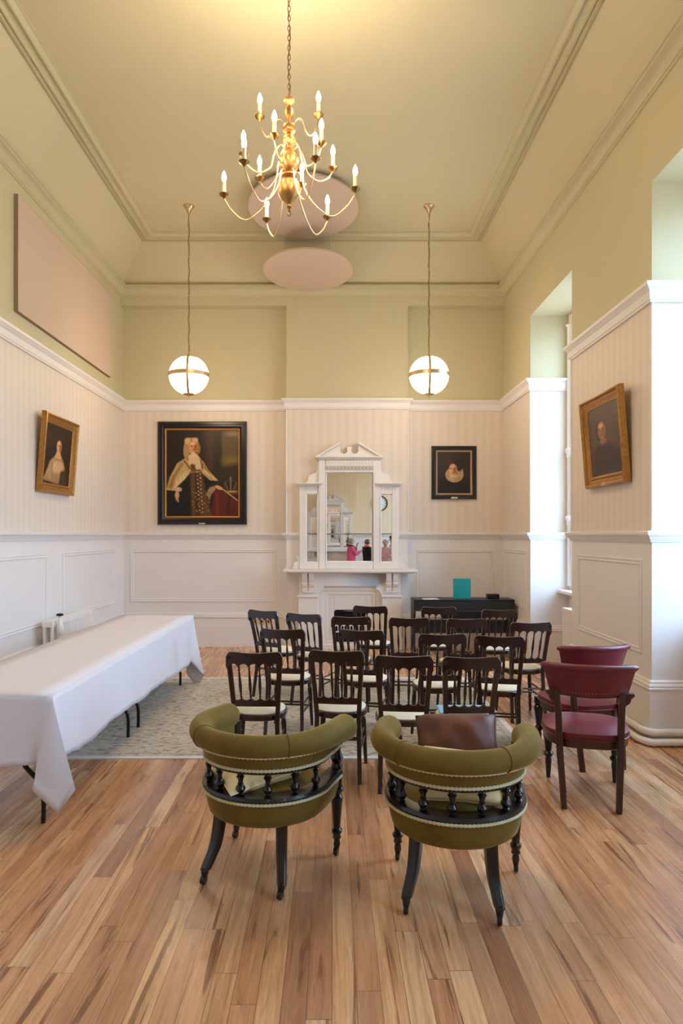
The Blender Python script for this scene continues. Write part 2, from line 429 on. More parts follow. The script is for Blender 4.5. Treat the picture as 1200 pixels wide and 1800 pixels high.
# ------------------------------------------------------------------ room shell
XL, XR, YB, YF = -3.0, 2.46, 9.84, -2.6
BX0, BX1, BY = -.645, 1.08, 9.69
ZC, ZT = 4.97, 5.62
RZ = 4.32; RD = 2.93
INS = .46
struct(MB().box(XL - .3, XR + .8, YF - .3, YB + .3, -.15, 0).build('floor', 'floor', smooth=0))
struct(MB().box(XL - .25, XL, YF - .25, YB + .25, 0, 5.75).build('wall_left', 'wall', smooth=0))
b = MB(); b.box(XL, XR, YB, YB + .25, 0, 5.75); b.box(BX0, BX1, BY, YB, 0, 4.86); b.box(XL, XR, BY, YB, 4.86, 5.3)
struct(b.build('wall_back', 'wall', smooth=0))
b = MB(); b.box(XL, XR, YF - .25, YF, 0, 5.75); b.box(-.92, .78, YF, YF + .15, 0, 5.1)
struct(b.build('wall_front', 'rear', smooth=0))
b = MB(); ys = [YF - .25] + [v for a in WIN[::-1] for v in a] + [YB + .25]
for i in range(0, len(ys), 2): b.box(XR, RD + .25, ys[i], ys[i + 1], 0, RZ)
b.box(XR, RD + .25, YF - .25, YB + .25, RZ, 5.75)
for (a, c) in WIN: b.box(RD + .0, RD + .25, a, c, 0, .93)
struct(b.build('wall_right', 'wall', smooth=0))
b = MB(); b.box(XL, XR, YF, YB, ZT, ZT + .2)
s = .10; zc = 5.10
def slope(p0, p1, n0, n1):
    pass
ci = [(XL + INS, YF + .62), (XR - INS, YF + .62), (XR - INS, BY - .47), (XL + INS, BY - .47)]
co = [(XL, YF), (XR, YF), (XR, BY), (XL, BY)]
vs = [(x, y, ZT) for x, y in ci] + [(x, y, zc - .02) for x, y in co] + [(x, y, ZT + .1) for x, y in co]
b.add(vs, [(i, (i + 1) % 4, (i + 1) % 4 + 4, i + 4) for i in range(4)] + [(i + 4, (i + 1) % 4 + 4, (i + 1) % 4 + 8, i + 8) for i in range(4)])
struct(b.build('ceiling', 'ceil', smooth=0))

# cornice at the wall head, ceiling border moulding
prof = [(0, ZC - .0), (.018, ZC), (.018, ZC + .018), (.03, ZC + .022), (.034, ZC + .045), (.05, ZC + .055), (.075, ZC + .085), (.105, ZC + .095), (.105, ZC + .118), (.12, ZC + .122), (.12, ZC + .145), (.09, ZC + .16), (0, ZC + .17)]
struct(MB().sweep([(XL, YF), (XR, YF), (XR, BY), (XL, BY)], prof, 1, True).build('trim_1', 'green'))
z = ZT
prof = [(-.03, z - .005), (-.03, z - .03), (0, z - .055), (.012, z - .055), (.016, z - .03), (.03, z - .03), (.034, z - .045), (.05, z - .05), (.062, z - .022), (.11, z - .02), (.115, z - .04), (.135, z - .045), (.15, z - .028), (.16, z - .012), (.18, z - .01), (.18, z + .01), (-.03, z + .01)]
struct(MB().sweep(ci, prof, 1, True).build('trim_2', 'green'))

# runs of wall line on the right side: into and out of each recess
def right_run(depth=True):
    out = []; cur = [(XR, YF)]
    for (a, c) in WIN[::-1]:
        cur += [(XR, a), (RD, a)]; out.append(cur); cur = [(RD, c), (XR, c)]
    cur += [(XR, YB), (BX1, YB), (BX1, BY), (BX0, BY), (BX0, YB), (XL, YB), (XL, YF)]
    out.append(cur); return out
rail = [(0, 3.39), (.022, 3.39), (.022, 3.405), (.03, 3.41), (.03, 3.475), (.042, 3.485), (.05, 3.50), (.066, 3.512), (.07, 3.535), (.05, 3.54), (0, 3.54)]
dado = [(0, 1.545), (.014, 1.548), (.018, 1.565), (.03, 1.575), (.034, 1.59), (.05, 1.60), (.055, 1.612), (.055, 1.628), (.045, 1.636), (0, 1.636)]
base = [(0, 0), (.03, 0), (.03, .405), (.036, .41), (.04, .425), (.032, .435), (.038, .445), (.034, .455), (.02, .462), (.022, .475), (.012, .485), (0, .485)]
runs = right_run()
fr_run = [(XL, YF), (-.92, YF), (-.92, YF + .15), (  .78, YF + .15), (  .78, YF), (XR, YF)]
for nm, pf, mt in (('trim_3', rail, 'cream'), ('trim_4', dado, 'cream')):
    b = MB()
    for r_ in runs: b.sweep(r_, pf, 1)
    if nm == 'trim_4': b.sweep(fr_run, pf, 1)
    struct(b.build(nm, mt))
b = MB()
for r_ in runs[:-1]: b.sweep(r_, base, 1)
b.sweep([(RD, WIN[0][1]), (XR, WIN[0][1]), (XR, YB)], base, 1)
for (a, c) in WIN: b.sweep([(RD, a + .03), (RD, c - .03)], base, 1)
struct(b.build('baseboard_right', 'cream'))
b = MB(); b.sweep([(XR - .03, YB), (BX1, YB), (BX1, BY), (1.0, BY)], base, 1); b.sweep([(-.52, BY), (BX0, BY), (BX0, YB), (XL + .03, YB)], base, 1)
struct(b.build('baseboard_back', 'cream'))
struct(MB().sweep([(XL, YB), (XL, YF)], base, 1).build('baseboard_left', 'cream'))
b = MB(); b.sweep([(XL + .03, YF), (-.92, YF), (-.92, YF + .15), (-.80, YF + .15)], base, 1); b.sweep([(.66, YF + .15), (  .78, YF + .15), (  .78, YF), (XR - .03, YF)], base, 1)
struct(b.build('baseboard_front', 'cream'))

# wainscot panel mouldings: (wall, a, b, z0, z1)
pm = [(0, .0), (.004, -.010), (.012, -.013), (.02, -.008), (.03, -.006), (.038, -.012), (.044, -.008), (.046, 0)]
def panel(wall, a, c, z0, z1):
    m = MB().ring(abs(c - a), z1 - z0, pm, 0, (z0 + z1) / 2)
    mid = (a + c) / 2
    T = {'back': Matrix.Translation((mid, YB, 0)), 'breast': Matrix.Translation((mid, BY, 0)),
         'left': Matrix.Translation((XL, mid, 0)) @ Matrix.Rotation(R(90), 4, 'Z'),
         'right': Matrix.Translation((XR, mid, 0)) @ Matrix.Rotation(R(-90), 4, 'Z'),
         'front': Matrix.Translation((mid, YF, 0)) @ Matrix.Rotation(R(180), 4, 'Z')}[wall]
    return m.xf(T)
for nm, lst in (('trim_5', [('back', -2.9, -.80, .64, 1.40), ('back', 1.22, 2.33, .64, 1.40)]),
                ('trim_6', [('left', 7.6, 9.45, .66, 1.41), ('left', 3.9, 7.2, .66, 1.41), ('left', .2, 3.5, .66, 1.41), ('left', -2.4, -.2, .66, 1.41)]),
                ('trim_7', [('right', 5.41, 6.82, .66, 1.41), ('right', 8.62, 9.7, .66, 1.41), ('right', 2.2, 3.55, .66, 1.41), ('right', -.75, .35, .66, 1.41)]),
                ('trim_8', [('front', -2.8, -1.2, .66, 1.41), ('front', 1.05, 2.3, .66, 1.41)])):
    b = MB()
    for a in lst: b.join(panel(*a))
    struct(b.build(nm, 'cream'))
# fine corner beads of the chimney breast and piers between dado and picture rail
b = MB()
for (x, y) in [(BX0, BY), (BX1, BY)] + [(XR, v) for a in WIN for v in a]:
    b.tube([(x, y, 1.63), (x, y, 3.40)], .010, 8)
struct(b.build('trim_9', 'cream'))

# windows
for i, (a, c) in enumerate(WIN):
    root = bpy.data.objects.new('window_%d' % (i + 1), None); COL.objects.link(root); root.location = (RD, (a + c) / 2, .93); struct(root)
    hw = (c - a) / 2; H = RZ - .93; f = MB()
    f.box(0, .16, -hw, -hw + .15, 0, H); f.box(0, .16, hw - .15, hw, 0, H); f.box(0, .16, -hw + .15, hw - .15, H - .14, H); f.box(0, .16, -hw + .15, hw - .15, 0, .05)
    f.build('window_frame', 'white', root, bevel=.008)
    s_ = MB()
    for zz in (.87, 1.70): s_.box(.03, .12, -hw + .15, hw - .15, zz - .04, zz + .04)
    for yy in (-.21, .21): s_.box(.04, .11, yy - .025, yy + .025, .05, H - .14)
    s_.build('glazing_bars', 'lead', root, bevel=.004)
    for sg in (-1, 1):
        col = MB(); yy = sg * (hw - .06); pr = [(.035, .05), (.03, .08)]
        for zz in (.87, 1.70): pr += [(.03, zz - .08), (.042, zz - .06), (.036, zz - .04), (.055, zz), (.055, zz + .03), (.03, zz + .05)]
        pr += [(.03, H - .16), (.05, H - .13)]
        col.lathe(pr, (-.005, yy, 0), 14); col.build('colonnette', 'white', root)
    MB().box(.075, .082, -hw + .14, hw - .14, .05, H - .13).build('window_pane', 'glass', root, smooth=0)
    MB().box(-.13, .0, -hw + .003, hw - .003, -.045, 0).build('window_sill', 'white', root, bevel=.008)

# ------------------------------------------------------------------ rug
rug = MB().box(-2.16, 1.49, 4.87, 7.64, .0, .010).build('area_rug', 'rug', smooth=0)
tag(rug, 'large faded grey-beige patterned rug lying under the rows of chairs', 'rug')

# ------------------------------------------------------------------ fireplaces and overmantels (local: x rel. centre, y=0 wall face, front -y)
def make_fireplace():
    t = thing('fireplace', 'white painted fireplace surround with black grate under the mirror, behind the chairs', 'fireplace', (.255, BY, 0))
    def arc(cx, cz, r, a0, a1, n=8): return [(cx + r * math.cos(R(lerp(a0, a1, k / n))), cz + r * math.sin(R(lerp(a0, a1, k / n)))) for k in range(n + 1)]
    L = [(-.44, 0), (-.44, .74)] + [(x, z) for x, z in arc(-.335, .74, .105, 180, 108)] + [(-.36, .885)]
    Rr = [(-x, z) for x, z in L[::-1]]
    poly = [(-.71, 0)] + [(-.71, 1.07), (.71, 1.07), (.71, 0)] + Rr[::-1][0:0]
    poly = [(-.71, 0), (-.71, 1.07), (.71, 1.07), (.71, 0)] + [(x, z) for x, z in Rr[::-1]] + L[::-1]
    m = MB(); 
    # two jambs and the lintel as separate solids that meet
    m.prism([(-.71, 0), (-.71, 1.072)] + [(-.36, 1.072), (-.36, .885)] + L[::-1][1:], -.13, 0)
    m.prism([(.71, 0), (.71, 1.072)] + [(.36, 1.072), (.36, .885)] + [(-x, z) for x, z in L[::-1][1:]], -.13, 0)
    m.box(-.36, .36, -.13, 0, .885, 1.072)
    m.build('surround', 'white', t, bevel=.004)
    for sx in (-1, 1):
        MB().box(sx * .445, sx * .72, -.155, -.13, 0, .735).box(sx * .435, sx * .735, -.175, -.13, .735, .765).box(sx * .44, sx * .73, -.165, -.13, 0, .16).build('pilaster', 'white', t, bevel=.005)
        c = MB(); a, d = .50, .67
        pr = [(-.13, .81), (-.15, .81), (-.16, .83), (-.155, .87), (-.17, .88), (-.19, .93), (-.185, .95), (-.20, .96), (-.225, 1.03), (-.23, 1.072), (-.13, 1.072)]
        for (p, q_) in ((a, a + .075), (a + .095, d)): c.prism([(y, z) for y, z in pr], sx * p, sx * q_, 'x')
        c.box(sx * (a + .07), sx * (a + .1), -.14, -.13, .81, 1.072); c.box(sx * (a - .01), sx * (d + .01), -.165, -.13, .80, .815)
        c.build('corbel', 'white', t, bevel=.003)
    MB().sweep([(-.75, 0), (-.75, -.25), (.75, -.25), (.75, 0)], [(0, 1.072), (0, 1.072), (-.03, 1.072), (-.035, 1.085), (-.06, 1.09), (-.18, 1.09)], 1)
    sh = MB().box(-.93, .93, -.29, 0, 1.092, 1.125).box(-.90, .90, -.26, 0, 1.080, 1.092).box(-.88, .88, -.235, 0, 1.072, 1.080)
    sh.build('mantel_shelf', 'white', t, bevel=.008)
    m = MB().ring(.88, .90, [(0, -.085), (.07, -.085), (.075, -.07), (.12, -.07), (.13, -.05), (.13, 0), (0, 0)], 0, .44)
    m.build('slip', 'white', t, bevel=.003)
    MB().box(-.335, .335, -.02, -.004, 0, .76).build('firebox', 'black', t)  # black panel paints the darkness of a deep opening into a shallow recess
    m = MB().box(-.315, -.225, -.055, -.02, 0, .775).box(.225, .315, -.055, -.02, 0, .775).box(-.225, .225, -.055, -.02, .53, .775)
    m.build('register_plate', 'white', t, bevel=.004)
    m = MB(); m.prism([(-.21, .55), (-.20, .50), (-.12, .53), (0, .54), (.12, .53), (.20, .50), (.21, .55)], -.06, -.05); m.build('hood_edge', 'black', t)
    g = MB(); g.box(-.22, .22, -.10, -.07, .325, .34).box(-.22, .22, -.10, -.07, .235, .25)
    for k in range(11): g.box(-.21 + k * .042 - .006, -.21 + k * .042 + .006, -.10, -.085, .25, .325)
    g.box(-.23, .23, -.09, -.02, .0, .03); g.build('grate', 'white', t, bevel=.002)
    MB().box(-.20, .20, -.075, -.02, .10, .235).build('ash_pan', 'black', t, bevel=.004)
    MB().box(-.75, .75, -.42, -.0, 0.001, .012).build('hearth', 'cream', t) if False else None
    return t
def make_overmantel():
    t = thing('overmantel_mirror', 'white overmantel with three mirrors and broken pediment on the mantelshelf', 'mirror', (.245, BY, 1.1262))
    Z = -1.125; F = -.10
    def bx(*a):
        a = list(a); a[4] += Z; a[5] += Z; return a
    m = MB()
    for s_ in (-1, 1):
        m.box(*bx(s_ * .335, s_ * .425, F, 0, 1.125, 2.66)); m.box(*bx(s_ * .425, s_ * .445, F + .02, 0, 1.125, 2.30)); m.box(*bx(s_ * .605, s_ * .70, F + .02, 0, 1.125, 2.30))
        m.box(*bx(s_ * .445, s_ * .605, F + .02, 0, 2.18, 2.30)); m.box(*bx(s_ * .425, s_ * .70, F + .01, 0, 1.125, 1.22))
        for k in range(8): m.box(*bx(s_ * (.46 + k * .026), s_ * (.472 + k * .026), F + .012, F + .02, 2.235, 2.275))
        m.box(*bx(s_ * .43, s_ * .447, F + .005, F + .02, 1.22, 2.18))
    m.box(*bx(-.335, .335, F, 0, 2.485, 2.66)); m.box(*bx(-.335, .335, F, 0, 1.125, 1.228))
    for k in range(16): m.box(*bx(-.33 + k * .0435, -.315 + k * .0435, F - .008, F, 2.60, 2.645))
    m.build('frame', 'white', t, bevel=.004)
    e = MB(); e.box(*bx(-.335, .335, F - .014, F, 2.520, 2.575))
    for k in range(13): e.lathe([(.0, F - .022), (.012, F - .020), (.018, F - .014)], (-.30 + k * .05, 0, 2.548 + Z), 10, 'y')
    e.build('carved_frieze', 'disc2', t)
    for (w_, h_, cx, cz) in ((.65, 1.257, 0, 1.8565), (.16, .96, -.525, 1.70), (.16, .96, .525, 1.70)):
        MB().box(*bx(cx - w_ / 2 - .006, cx + w_ / 2 + .006, F + .045, F + .052, cz - h_ / 2 - .006, cz + h_ / 2 + .006)).build('mirror_pane', 'mirror', t, smooth=0)
        MB().ring(w_ + .012, h_ + .012, [(0, F + .03), (.004, F + .02), (.012, F + .03), (.016, F + .045), (0, F + .045)], cx, cz + Z).build('bead', 'white', t)
    # cornices
    def corn(a, c, z0, sc=1.):
        c_ = MB(); c_.box(a + .03, c - .03, F - .015, 0, z0 + Z, z0 + .015 + Z).box(a + .012, c - .012, F - .03, 0, z0 + .015 + Z, z0 + .028 + Z).box(a, c, F - .05, 0, z0 + .028 + Z, z0 + .045 + Z)
        n = int((c - a - .05) / .018)
        for k in range(n): c_.box(a + .03 + k * .018, a + .038 + k * .018, F - .026, F - .015, z0 + .002 + Z, z0 + .014 + Z)
        return c_
    corn(-.47, .47, 2.66).build('cornice', 'white', t, bevel=.002)
    corn(-.74, -.37, 2.292).build('cornice', 'white', t, bevel=.002); corn(.37, .74, 2.292).build('cornice', 'white', t, bevel=.002)
    # pediment
    def half(s_):
        P = [(-.455, 2.705), (-.125, 2.905), (-.128, 2.855)]
        P += [(-.078 + .05 * math.cos(R(a)), 2.797 + .05 * math.sin(R(a))) for a in range(150, 405, 15)]
        P += [(-.030, 2.845), (0, 2.845), (0, 2.705)]
        return [(s_ * x, z + Z) for x, z in P]
    p = MB(); p.prism(half(-1), F + .01, -.02); p.prism(half(1), F + .01, -.02)
    for s_ in (-1, 1):
        p.prism([(s_ * .47, 2.705 + Z), (s_ * .125, 2.915 + Z), (s_ * .125, 2.885 + Z), (s_ * .42, 2.705 + Z)], F - .03, -.02)
        for k in range(18):
            t_ = k / 18; x = lerp(.405, .13, t_); z = lerp(2.715, 2.88, t_) + Z; p.box(s_ * x, s_ * (x + .007), F - .005, F + .01, z - .01, z + .012)
    p.build('pediment', 'white', t, bevel=.002)
    for s_ in (-1, 1):
        P = [(.425, 2.65), (.445, 2.60), (.445, 2.54), (.455, 2.50), (.48, 2.478), (.52, 2.465), (.555, 2.445), (.582, 2.41), (.575, 2.375), (.60, 2.36), (.612, 2.337), (.425, 2.337)]
        MB().prism([(s_ * x, z + Z) for x, z in P], F + .03, -.01).build('shoulder', 'white', t, bevel=.003)
        P = [(.70, 1.31), (.73, 1.32), (.745, 1.30), (.74, 1.27), (.72, 1.25), (.735, 1.23), (.765, 1.22), (.785, 1.19), (.78, 1.16), (.80, 1.14), (.80, 1.125), (.70, 1.125)]
        MB().prism([(s_ * x, z + Z) for x, z in P], F + .03, -.01).build('scroll_bracket', 'white', t, bevel=.003)
    return t
M['disc2'] = simple('grey_white_carving', (196, 188, 182), .6, var=.1, scale=60.)
fp = make_fireplace(); om = make_overmantel()
dup(fp, (-.06, YF + .15, 0), PI, label='white fireplace at the far end behind the viewer, under the reflected mirror')
dup(om, (-.06, YF + .15, 1.1262), PI, label='second white overmantel seen only as a reflection in the central mirror')

# ------------------------------------------------------------------ acoustic discs and wall panel
for (loc, r_, tilt, lab) in (((( 533 - 583) / 1200 * 8.13, 8.13, 5.50), .655, 6.5, 'large pale pink disc under the flat ceiling, behind the chandelier'),
                             (((541 - 583) / 1200 * 9.0, 8.98, 5.085), .59, 4.5, 'pale pink disc in front of the far cornice, lower of the two')):
    t = thing('ceiling_disc', lab, 'acoustic panel', loc, 0, 'pale round acoustic discs', rx=-R(tilt))
    MB().lathe([(r_ - .004, -.015), (r_, -.011), (r_, .011), (r_ - .004, .015)], (0, 0, 0), 72).build('felt_disc', 'disc', t)
    zt = ZT if loc[1] < 8.5 else 5.45
    for a in (90, 210, 330):
        x, y = r_ * .6 * math.cos(R(a)), r_ * .6 * math.sin(R(a)); hh = (5.62 if loc[1] < 8.5 else (5.62 if loc[1] + y < 9.2 else 5.62 - (loc[1] + y - 9.2) * 1.05)) - loc[2]
        MB().tube([(x, y, .01), (x, y, hh + .0)], .0015, 6).build('suspension_wire', 'white', t)
t = thing('wall_panel', 'long pale pink rectangular felt panel high on the left wall', 'acoustic panel', (XL, 7.80, 3.72), R(90))
MB().box(-1.355, 1.355, -.042, -.001, 0, 1.10).build('felt_face', 'disc', t, bevel=.003)
MB().ring(2.716, 1.106, [(0, -.040), (.004, -.040), (.004, 0), (0, 0)], 0, .55).build('edge_band', 'discedge', t)

# ------------------------------------------------------------------ sockets
for k in range(3):
    x = -1.10 + k * .095
    t = thing('wall_socket', ('leftmost', 'middle', 'rightmost')[k] + ' of three brass socket plates low on the wall left of the fireplace', 'socket', (x, YB - .03, .32), 0, 'brass socket plates on the skirting')
    MB().box(-.040, .040, -.006, 0, 0, .085).build('face_plate', 'brass', t, bevel=.002)
    MB().box(-.012, .012, -.009, -.006, .03, .055).build('switch', 'blackmetal', t, bevel=.001)

# ------------------------------------------------------------------ radiators and pipes
def radiator(name, label, loc, rz, n, pitch, H, dep=.11):
    t = thing(name, label, 'radiator', loc, rz)
    c = MB(); x0 = -(n - 1) * pitch / 2
    for k in range(n):
        x = x0 + k * pitch
        for y in (-dep / 2 + .018, dep / 2 - .018): c.loft([(x, y, .10), (x, y, H - .05)], pitch * .62, .034, 'round', 10)
        c.box(x - pitch * .42, x + pitch * .42, -dep / 2, dep / 2, H - .06, H); c.box(x - pitch * .42, x + pitch * .42, -dep / 2, dep / 2, .08, .13)
    c.tube([(x0 - .02, 0, H - .03), (-x0 + .02, 0, H - .03)], .02, 10); c.tube([(x0 - .02, 0, .105), (-x0 + .02, 0, .105)], .02, 10)
    c.build('columns', 'white', t, bevel=.008)
    for x in (x0 + .02, -x0 - .02): MB().box(x - .015, x + .015, -dep / 2, dep / 2, 0, .09).build('foot', 'white', t, bevel=.005)
    return t
radiator('radiator', 'white column radiator against the left wall behind the draped table', (-2.86, 7.45, 0), R(90), 26, .045, .73)
radiator('radiator', 'white column radiator under the narrow window at the right', (2.72, 7.60, 0), R(-90), 12, .045, .77, .14)
t = thing('radiator_valve', 'white upright radiator pipe with a black valve knob at the left wall', 'valve', (-2.76, 6.93, 0))
MB().tube(smooth_path([(0, 0, 0), (0, 0, .5), (0, 0, .60)]), .022, 10).tube([(.035, .05, 0), (.035, .05, .55)], .018, 10).lathe([(.022, .58), (.034, .60), (.036, .66), (.026, .70), (.014, .72), (.012, .78)], (0, 0, 0), 14).build('valve_body', 'white', t)
MB().lathe([(.010, .78), (.034, .785), (.036, .80), (.02, .808)], (0, 0, 0), 14).build('knob', 'blackmetal', t)
for k, (r_, zz, off) in enumerate(((.030, .105, .068), (.030, .036, .095))):
    x = XR - off; p = smooth_path([(x, 6.98, zz), (x, 6.2, zz), (x, 5.4, zz), (x, 5.26, zz), (x + .05, 5.25 - off, zz), (x + .12, 5.25 - off - .0, zz), (RD - .04, 5.25 - off, zz)], 5)
    o = MB().tube(p, r_ * .9, 12).build('heating_pipe', 'white')
    tag(o, ('upper' if k == 0 else 'lower') + ' of two white heating pipes along the foot of the right wall', 'pipe', 'white heating pipes at the skirting')

# ------------------------------------------------------------------ paintings
def s2l(c): return np.array(lin(c))
def raster(layers, nu, nv, asp):
    u, v = np.meshgrid((np.arange(nu) + .5) / nu, (np.arange(nv) + .5) / nv)   # v runs downward
    img = np.zeros((nv, nu, 3))
    for L in layers:
        k = L[0]
        if k == 'fill': img[:] = s2l(L[1]); continue
        if k == 'ell':
            _, cx, cy, rx, ry, col, soft = L[:7]; rot = R(L[7]) if len(L) > 7 else 0
            x = (u - cx) * asp; y = v - cy; X = x * math.cos(rot) + y * math.sin(rot); Y = -x * math.sin(rot) + y * math.cos(rot)
            d = np.sqrt((X / (rx * asp)) ** 2 + (Y / ry) ** 2) - 1; a = np.clip(.5 - d / max(soft, 1e-3), 0, 1)
        elif k == 'poly':
            _, pts, col, soft = L[:4]; inside = np.zeros(u.shape, bool); dm = np.full(u.shape, 9.)
            for i in range(len(pts)):
                x0, y0 = pts[i]; x1, y1 = pts[(i + 1) % len(pts)]
                if y0 != y1:
                    c = ((y0 > v) != (y1 > v)) & (u < (x1 - x0) * (v - y0) / (y1 - y0) + x0); inside ^= c
                dx, dy = (x1 - x0) * asp, y1 - y0; l2 = dx * dx + dy * dy + 1e-9
                t_ = np.clip(((u - x0) * asp * dx + (v - y0) * dy) / l2, 0, 1)
                dm = np.minimum(dm, np.hypot((u - x0) * asp - t_ * dx, (v - y0) - t_ * dy))
            sd = np.where(inside, dm, -dm); a = np.clip(.5 + sd / max(soft, 1e-3), 0, 1)
        elif k == 'line':
            _, x0, y0, x1, y1, wd, col, soft = L; dx, dy = (x1 - x0) * asp, y1 - y0; l2 = dx * dx + dy * dy + 1e-9
            t_ = np.clip(((u - x0) * asp * dx + (v - y0) * dy) / l2, 0, 1); dm = np.hypot((u - x0) * asp - t_ * dx, (v - y0) - t_ * dy)
            a = np.clip(.5 + (wd - dm) / max(soft, 1e-3), 0, 1)
        img = img * (1 - a[..., None]) + s2l(col) * a[..., None]
    return img
def canvas(w_, h_, y, layers, parent, mat, nu=130, cz=None):
    nv = int(nu * h_ / w_); img = raster(layers, nu, nv, w_ / h_)
    me = bpy.data.meshes.new('painted_canvas'); vs = []; fs = []
    z0 = (cz if cz is not None else h_ / 2) - h_ / 2
    for j in range(nv):
        for i in range(nu): vs.append((-w_ / 2 + w_ * i / (nu - 1), y, z0 + h_ * (1 - j / (nv - 1))))
    for j in range(nv - 1):
        for i in range(nu - 1): a = j * nu + i; fs.append((a, a + nu, a + nu + 1, a + 1))
    n = len(vs); vs += [(-w_ / 2, y + .012, z0), (w_ / 2, y + .012, z0), (w_ / 2, y + .012, z0 + h_), (-w_ / 2, y + .012, z0 + h_)]
    fs.append((n, n + 1, n + 2, n + 3))
    me.from_pydata(vs, [], fs); at = me.color_attributes.new('Col', 'FLOAT_COLOR', 'POINT')
    c = np.ones((len(vs), 4), np.float32); c[:nu * nv, :3] = img.reshape(-1, 3); at.data.foreach_set('color', c.ravel())
    o = bpy.data.objects.new('painted_canvas', me); COL.objects.link(o); o.parent = parent; me.materials.append(mat); return o
M['oil'] = m_paint('oil_paint', .42); M['oil_shiny'] = m_paint('varnished_oil_paint', .42)
def px(L, x0, y0, w_, h_):
    """layer coordinates measured on the picture plane, brought to 0..1"""
    out = []
    for l in L:
        if l[0] == 'ell': out.append(('ell', (l[1] - x0) / w_, (l[2] - y0) / h_, l[3] / w_, l[4] / h_) + tuple(l[5:]))
        elif l[0] == 'poly': out.append(('poly', [((a - x0) / w_, (b_ - y0) / h_) for a, b_ in l[1]], l[2], l[3]))
        elif l[0] == 'line': out.append(('line', (l[1] - x0) / w_, (l[2] - y0) / h_, (l[3] - x0) / w_, (l[4] - y0) / h_, l[5] / h_, l[6], l[7]))
        else: out.append(l)
    return out
def face(cx, cy, s, skin=(206, 142, 92), dark=(70, 36, 22), look=0., hs=1.):
    """small painted face, s = half height"""
    sh = (156, 92, 56); L = [('ell', cx, cy, s * .70, s, skin, .25), ('ell', cx + s * (.34), cy + s * .1, s * .30, s * .8, sh, .9), ('ell', cx - s * .1, cy - s * .55, s * .42, s * .3, (226, 172, 124), .9)]
    for sx in (-1, 1):
        x = cx + sx * s * .29 + look * s
        L += [('ell', x, cy - s * .13, s * .17, s * .10, sh, .8), ('ell', x, cy - s * .12, s * .10, s * .055, dark, .5), ('line', x - s * .16, cy - s * .27, x + s * .16, cy - s * .29, s * .02, dark, .01)]
    L += [('line', cx + look * s, cy - s * .15, cx + look * s + s * .07, cy + s * .22, s * .04, (180, 112, 70), .015), ('ell', cx + look * s + s * .02, cy + s * .27, s * .13, s * .07, sh, .9), ('ell', cx + look * s, cy + s * .50, s * .19, s * .07, (150, 60, 44), .6), ('ell', cx, cy + s * .78, s * .25, s * .10, (188, 124, 80), .9)]
    if hs != 1.: L = [('ell', cx + (l[1] - cx) * hs, l[2], l[3] * hs) + tuple(l[4:]) if l[0] == 'ell' else ('line', cx + (l[1] - cx) * hs, l[2], cx + (l[3] - cx) * hs) + tuple(l[4:]) for l in L]
    return L
